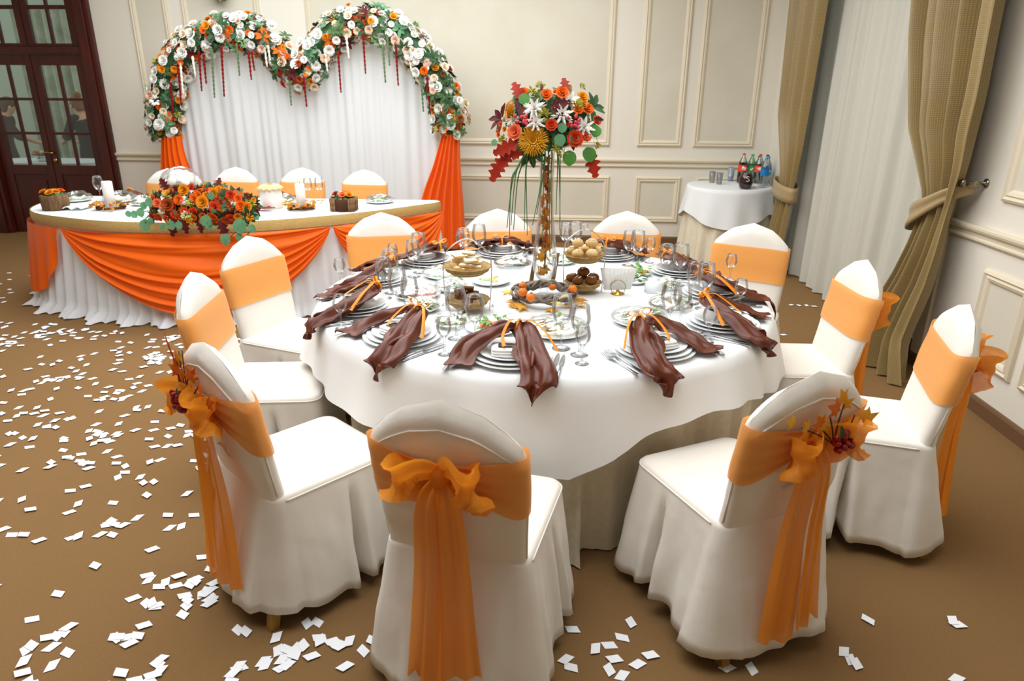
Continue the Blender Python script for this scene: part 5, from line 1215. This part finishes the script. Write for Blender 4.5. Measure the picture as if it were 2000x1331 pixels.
for k in range(16): a = 2.4*k; q = .12*sqrt(k/16); link('rose', RO[('amber_fl', 'white_fl', 'cream_fl')[k % 3]], o, mw=frame((q*cos(a), q*sin(a), .1), (cos(a)*.4, sin(a)*.4, 1), (0, 1, 0), .045))
for k in range(6): a = k; link('leaf_cluster', LCL['green_md'], o, mw=frame((.11*cos(a), .11*sin(a), .09), (cos(a), sin(a), .5), (0, 0, 1), .06))
def fn(u, v): return (-8.6+.95*u, 11.6+.05*sin(u*40), lerp(.004, 2.9, v))
tag(MB().grid(fn, 90, 8).build('patterned_curtain', 'floral_curtain'), 'pale patterned curtain in the lobby behind the door', 'curtain')
def person(loc, rz, lab, J, hair, cloth, bun):
    o = empty('person', loc, rz); tag(o, lab, 'person')
    names = list(J); me = bpy.data.meshes.new('body')
    E_ = [('pelvis', 'waist'), ('waist', 'chest'), ('chest', 'neck'), ('neck', 'head'), ('head', 'crown')]
    for s in 'LR': E_ += [('chest', 'sho'+s), ('sho'+s, 'elb'+s), ('elb'+s, 'wri'+s), ('wri'+s, 'fin'+s), ('pelvis', 'hip'+s), ('hip'+s, 'kne'+s), ('kne'+s, 'ank'+s), ('ank'+s, 'toe'+s)]
    me.from_pydata([J[n][:3] for n in names], [(names.index(a), names.index(b)) for a, b in E_], []); me.materials.append(M['skin'])
    b = bpy.data.objects.new('body', me); COL.objects.link(b); b.parent = o
    b.modifiers.new('skin', 'SKIN'); sub = b.modifiers.new('sub', 'SUBSURF'); sub.levels = 2; sub.render_levels = 2
    if not me.skin_vertices: me.attributes.new('skin', 'FLOAT', 'POINT')
    sv = me.skin_vertices[0].data
    for i, n in enumerate(names): sv[i].radius = (J[n][3], J[n][4] if len(J[n]) > 4 else J[n][3]); sv[i].use_root = (n == 'pelvis')
    # clothing
    c, w_, n_ = V(J['pelvis'][:3]), V(J['waist'][:3]), V(J['chest'][:3]); k_ = (V(J['kneL'][:3])+V(J['kneR'][:3]))/2; nk = V(J['neck'][:3])
    prof = [(k_+V((0, 0, -.1)), .21, .19), (k_+V((0, 0, .15)), .21, .18), (c, .20, .155), (w_, .165, .135), (n_, .2, .145), (n_.lerp(nk, .45), .19, .12), (n_.lerp(nk, .8), .1, .085)]
    mb = MB(); ids = [[mb.pt(p+V((rx*cos(2*pi*i/20), ry*sin(2*pi*i/20), 0))) for i in range(20)] for p, rx, ry in prof]
    for a, b2 in zip(ids, ids[1:]):
        for i in range(20): mb.fc(a[i], a[(i+1) % 20], b2[(i+1) % 20], b2[i])
    for s in 'LR':
        a, e, w2 = V(J['sho'+s][:3]), V(J['elb'+s][:3]), V(J['wri'+s][:3]); mb.tube(cat_pts([n_.lerp(a, .6), a, e, e.lerp(w2, .35)], 4), .062, 10)
    mb.build('clothing', cloth, o, sub=1)
    h = V(J['head'][:3]); hd = MB(); hd.ball(tuple(h+V((0, -.018, .055))), (.088, .10, .10), 14, 10); hd.ball(tuple(h+V((0, -.06, -.0))), (.078, .06, .09), 12, 8)
    if bun: hd.ball(tuple(h+V((0, -.05, .15))), (.05, .05, .05), 10, 8)
    hd.build('hair', hair, o)
    f_ = MB()
    for s in (-1, 1): f_.ball(tuple(h+V((s*.033, .088, .02))), (.011, .007, .008), 8, 6)
    f_.build('eyes', 'hair_brown', o)
    f_ = MB(); f_.ball(tuple(h+V((0, .102, -.012))), (.012, .016, .02), 8, 6)
    for s in (-1, 1): f_.ball(tuple(h+V((s*.085, 0, 0))), (.012, .022, .032), 8, 6)
    f_.build('nose_and_ears', 'skin', o); MB().ball(tuple(h+V((0, .09, -.05))), (.022, .008, .007), 8, 6).build('mouth', 'berry_pink', o)
JN = dict(pelvis=(0, 0, .92, .13, .1), waist=(0, .01, 1.08, .12, .09), chest=(0, .08, 1.27, .14, .1), neck=(0, .14, 1.42, .045), head=(0, .19, 1.52, .085, .1), crown=(0, .2, 1.62, .06))
for s, q in (('L', -1), ('R', 1)): JN.update({'sho'+s: (q*.17, .09, 1.35, .05), 'elb'+s: (q*.21, .2, 1.12, .04), 'wri'+s: (q*.14, .4, 1.0, .028), 'fin'+s: (q*.12, .5, .97, .02), 'hip'+s: (q*.09, 0, .86, .085), 'kne'+s: (q*.1, .02, .48, .055), 'ank'+s: (q*.1, -.02, .08, .038), 'toe'+s: (q*.11, .13, .03, .03)})
w0 = ony(158, 260, 9.95); person(V((w0.x+.12, 10.0, 0)), 1.25, 'person with tied auburn hair in dark clothing leaning over the buffet', {k: (v[0], v[1], v[2]*.94, *v[3:]) for k, v in JN.items()}, 'hair_auburn', 'dress_dark', True)
w0 = ony(12, 280, 10.0); person(V((w0.x-.1, 10.05, 0)), -.9, 'person with brown hair in dark clothing behind the door leaf', {k: (v[0], v[1], v[2]*.92, *v[3:]) for k, v in JN.items()}, 'hair_brown', 'suit_dark', False)

# ------------------------------------------------------------------ paper confetti
rc = random.Random(77); CW, CHT = .043, .029
cf = []
for k in range(800):
    x, y = rc.uniform(-5.2, -.95), rc.uniform(1.25, 6.9); cf.append((x, y)) if rc.random() < .62 else None
for k in range(420):
    cf.append((rc.uniform(-5.2, -1.2), rc.uniform(2.3, 4.9)))
for k in range(110):
    x, y = rc.uniform(-4.9, -1.1), rc.uniform(1.6, 5.2)
    for i in range(rc.randint(3, 10)): cf.append((x+rc.gauss(0, .055), y+rc.gauss(0, .045)))
for px, py in ((265, 1240), (300, 1160), (400, 1180), (440, 1140), (370, 1130), (600, 1275), (690, 1270), (560, 1290), (260, 1320), (60, 1330), (500, 1300)):
    p = onz(px, py)
    for i in range(7): cf.append((p.x+rc.gauss(0, .05), p.y+rc.gauss(0, .04)))
far = [(1695, 1213), (1860, 1215), (1870, 1223), (1648, 1275), (1661, 1290), (1672, 1300), (1868, 1329), (1232, 1218), (1215, 1247), (1190, 1262), (1163, 1270), (1270, 1283), (1200, 1290), (1245, 1300), (1190, 1310), (1215, 1321), (1420, 1307), (1468, 1308), (1105, 1290), (1115, 1305), (1118, 1232), (600, 1220), (620, 1217), (540, 1248), (480, 1236), (1590, 600), (1530, 655), (1560, 598), (1575, 597), (1310, 482), (1545, 597)]
def hidden(x, y): return any((x-p.x)**2+(y-p.y)**2 < .07 for p in OC) or hypot(x-TC.x, y-TC.y) < TR+.05 or any(hypot(x-c.location.x, y-c.location.y) < .36 for c in CH.values()) or (y > 4.85 and x > -4.35) or (y > 5.0-.0 and -4.45 < x)
cf = [c for c in cf if not hidden(*c)]+[(onz(*q).x, onz(*q).y) for q in far]
cf.sort(key=lambda c: hypot(c[0], c[1]))
cme = MB()
cme.quad((-CW/2+.005, -CHT/2, 0), (CW/2+.005, -CHT/2, 0), (CW/2-.005, CHT/2, .0), (-CW/2-.005, CHT/2, 0)); cme = cme.data('confetti_slip', 'paper', False)
st = MB()
def seen(x, y):
    d = V((x, y, 0))-CP; z = d.dot(fw); px, py = 1000+F_PX*d.dot(rt)/z, 665.5-F_PX*d.dot(up)/z; return -20 < px < 2020 and py < 1350
ci = 0
for i, (x, y) in enumerate(cf):
    if not seen(x, y): continue
    a = rc.uniform(0, 6.28); z = .0025+.0006*(ci % 9); tx, ty = rc.gauss(0, .05), rc.gauss(0, .05)
    if ci < 300:
        o = link('confetti_slip', cme, loc=(x, y, z)); o.rotation_euler = (tx*.3, ty*.3, a); tag(o, 'white paper confetti slip lying on the brown carpet', 'confetti', 'paper confetti on the carpet')
    else:
        st.m = MX.Translation((x, y, z)) @ MX.Rotation(a, 4, 'Z') @ MX.Rotation(tx*.3, 4, 'X'); st.quad((-CW/2+.005, -CHT/2, 0), (CW/2+.005, -CHT/2, 0), (CW/2-.005, CHT/2, 0), (-CW/2-.005, CHT/2, 0))
    ci += 1
tag(st.build('scattered_confetti', 'paper', smooth=False), 'scatter of many white paper slips over the far carpet', 'confetti', None, 'stuff')
